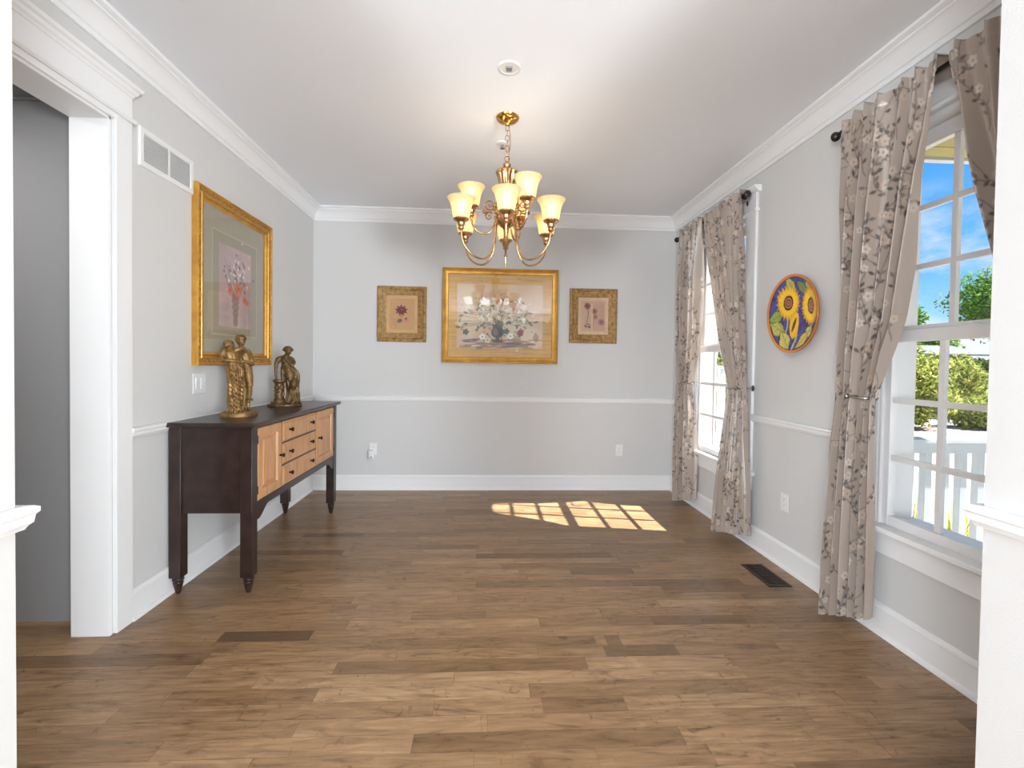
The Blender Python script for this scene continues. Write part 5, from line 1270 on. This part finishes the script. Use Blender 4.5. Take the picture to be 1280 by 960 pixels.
def plant(name, label, cat, base, crown, r, n, size, lm, seed, trunk_r, group=None, shell=.5):
    t = thing(name, label, cat, base, group)
    me = foliage(crown, r, n, size, seed, shell); ob = link(bpy.data.objects.new('foliage', me.mesh('foliage', org(t)))); ob.data.materials.append(MAT[lm]); ob.parent = t; ORG[ob.name] = org(t)
    rg = random.Random(seed); m = MB(); B = Vector(base); Cn = Vector(crown)
    m.tube([B, B.lerp(Cn, .5), Cn], [trunk_r, trunk_r * .8, trunk_r * .4], 8)
    for k in range(7):
        a = rg.uniform(0, 2 * PI); e = Cn + Vector((r[0] * .7 * math.cos(a), r[1] * .7 * math.sin(a), r[2] * rg.uniform(-.2, .7))); q = B.lerp(Cn, rg.uniform(.45, .95)); m.tube([q, q.lerp(e, .5) + Vector((0, 0, .05)), e], [trunk_r * .4, trunk_r * .3, trunk_r * .12], 6)
    m.build('trunk', 'bark', t, smooth=60); return t
plant('bush', 'big yellow green bush behind the railing, left panes of the near window', 'bush', (12.1, 12.9, GZ), (12.1, 12.9, .72), (1.25, 1.1, 1.15), 7000, .07, 'leafy', 1, .06, 'bushes beyond the porch railing')
plant('bush', 'small low yellow green bush at the foot of the grassy slope', 'bush', (14.35, 12.75, GZ), (14.35, 12.75, -.02), (.80, .75, .52), 3200, .06, 'leafy', 2, .05, 'bushes beyond the porch railing')
plant('bush', 'taller yellow green bush partly hidden behind the big bush', 'bush', (16.6, 15.7, GZ), (16.6, 15.7, .62), (1.15, 1.0, 1.15), 4500, .075, 'leafy', 12, .06, 'bushes beyond the porch railing')
plant('bush', 'bush standing beyond the far window', 'bush', (6.5, 12.3, GZ), (6.5, 12.3, .65), (1.3, 1.0, 1.1), 5000, .07, 'leafy', 3, .06, 'bushes beyond the porch railing')
plant('hedge', 'dark green hedge on top of the grassy slope', 'hedge', (33.0, 30.5, .05), (34.0, 30.5, 1.15), (5.0, 1.2, .95), 6000, .17, 'leafd', 4, .12)
plant('tree', 'green leafy tree in the right panes of the near upper sash', 'tree', (20.3, 17.2, GZ), (20.1, 17.2, 3.85), (1.75, 1.5, 1.5), 6500, .085, 'leafg', 5, .10, 'trees against the sky', .35)
plant('tree', 'green tree top beside the curtain, left panes of the near upper sash', 'tree', (24.2, 26.5, GZ), (24.2, 26.5, 4.1), (1.35, 1.3, 1.5), 5200, .12, 'leafg', 6, .14, 'trees against the sky', .35)
plant('tree', 'low green tree crown above the grey shed roof', 'tree', (27.2, 27.5, 0.0), (27.2, 27.5, 2.85), (1.7, 1.4, .85), 4200, .11, 'leafg', 7, .12, 'trees against the sky', .35)
sh = thing('shed', 'low dark shed with a grey roof behind the bushes', 'shed', (20.6, 22.5, GZ))
MB().box(17.8, 23.2, 21.2, 24.0, GZ, 1.95).build('walls', 'shedwall', sh)
MB().prism([(20.7, 1.92), (20.7, 2.0), (22.6, 2.48), (24.5, 2.0), (24.5, 1.92), (22.6, 2.40)], lambda p, t: (t, p[0], p[1]), 17.4, 23.7).build('roof', 'shedroof', sh)
def tuft(x, y, h, n, seed, label):
    rg = random.Random(seed); m = MB()
    for k in range(n):
        a = rg.uniform(0, 2 * PI); lean = rg.uniform(.05, .32) * h; bx, by = x + rg.uniform(-.05, .05), y + rg.uniform(-.05, .05); hh = h * rg.uniform(.6, 1); w_ = rg.uniform(.005, .010)
        px, py = -math.sin(a) * w_, math.cos(a) * w_; b = len(m.v); zs = (0, .4, .75, 1)
        for z in zs:
            q = lean * z * z; ww = 1 - .85 * z * z; c0 = Vector((bx + q * math.cos(a), by + q * math.sin(a), GZ + hh * z)); m.v += [tuple(c0 + Vector((px, py, 0)) * ww), tuple(c0 - Vector((px, py, 0)) * ww)]
        m.f += [(b + 2 * i, b + 2 * i + 1, b + 2 * i + 3, b + 2 * i + 2) for i in range(3)]
    me = m.mesh('ornamental_grass', Vector((x, y, GZ))); me.materials.append(MAT['blade']); o = link(bpy.data.objects.new('ornamental_grass', me)); o.location = (x, y, GZ)
    tag(o, label, 'grass plant', 'grass plants behind the railing')
tuft(3.13, 3.28, .78, 90, 1, 'yellow green grass clump behind the railing, farthest left')
tuft(3.36, 3.75, .72, 70, 2, 'yellow green grass clump behind the railing, middle one')
tuft(3.62, 3.36, .74, 90, 3, 'yellow green grass clump behind the railing, farthest right')
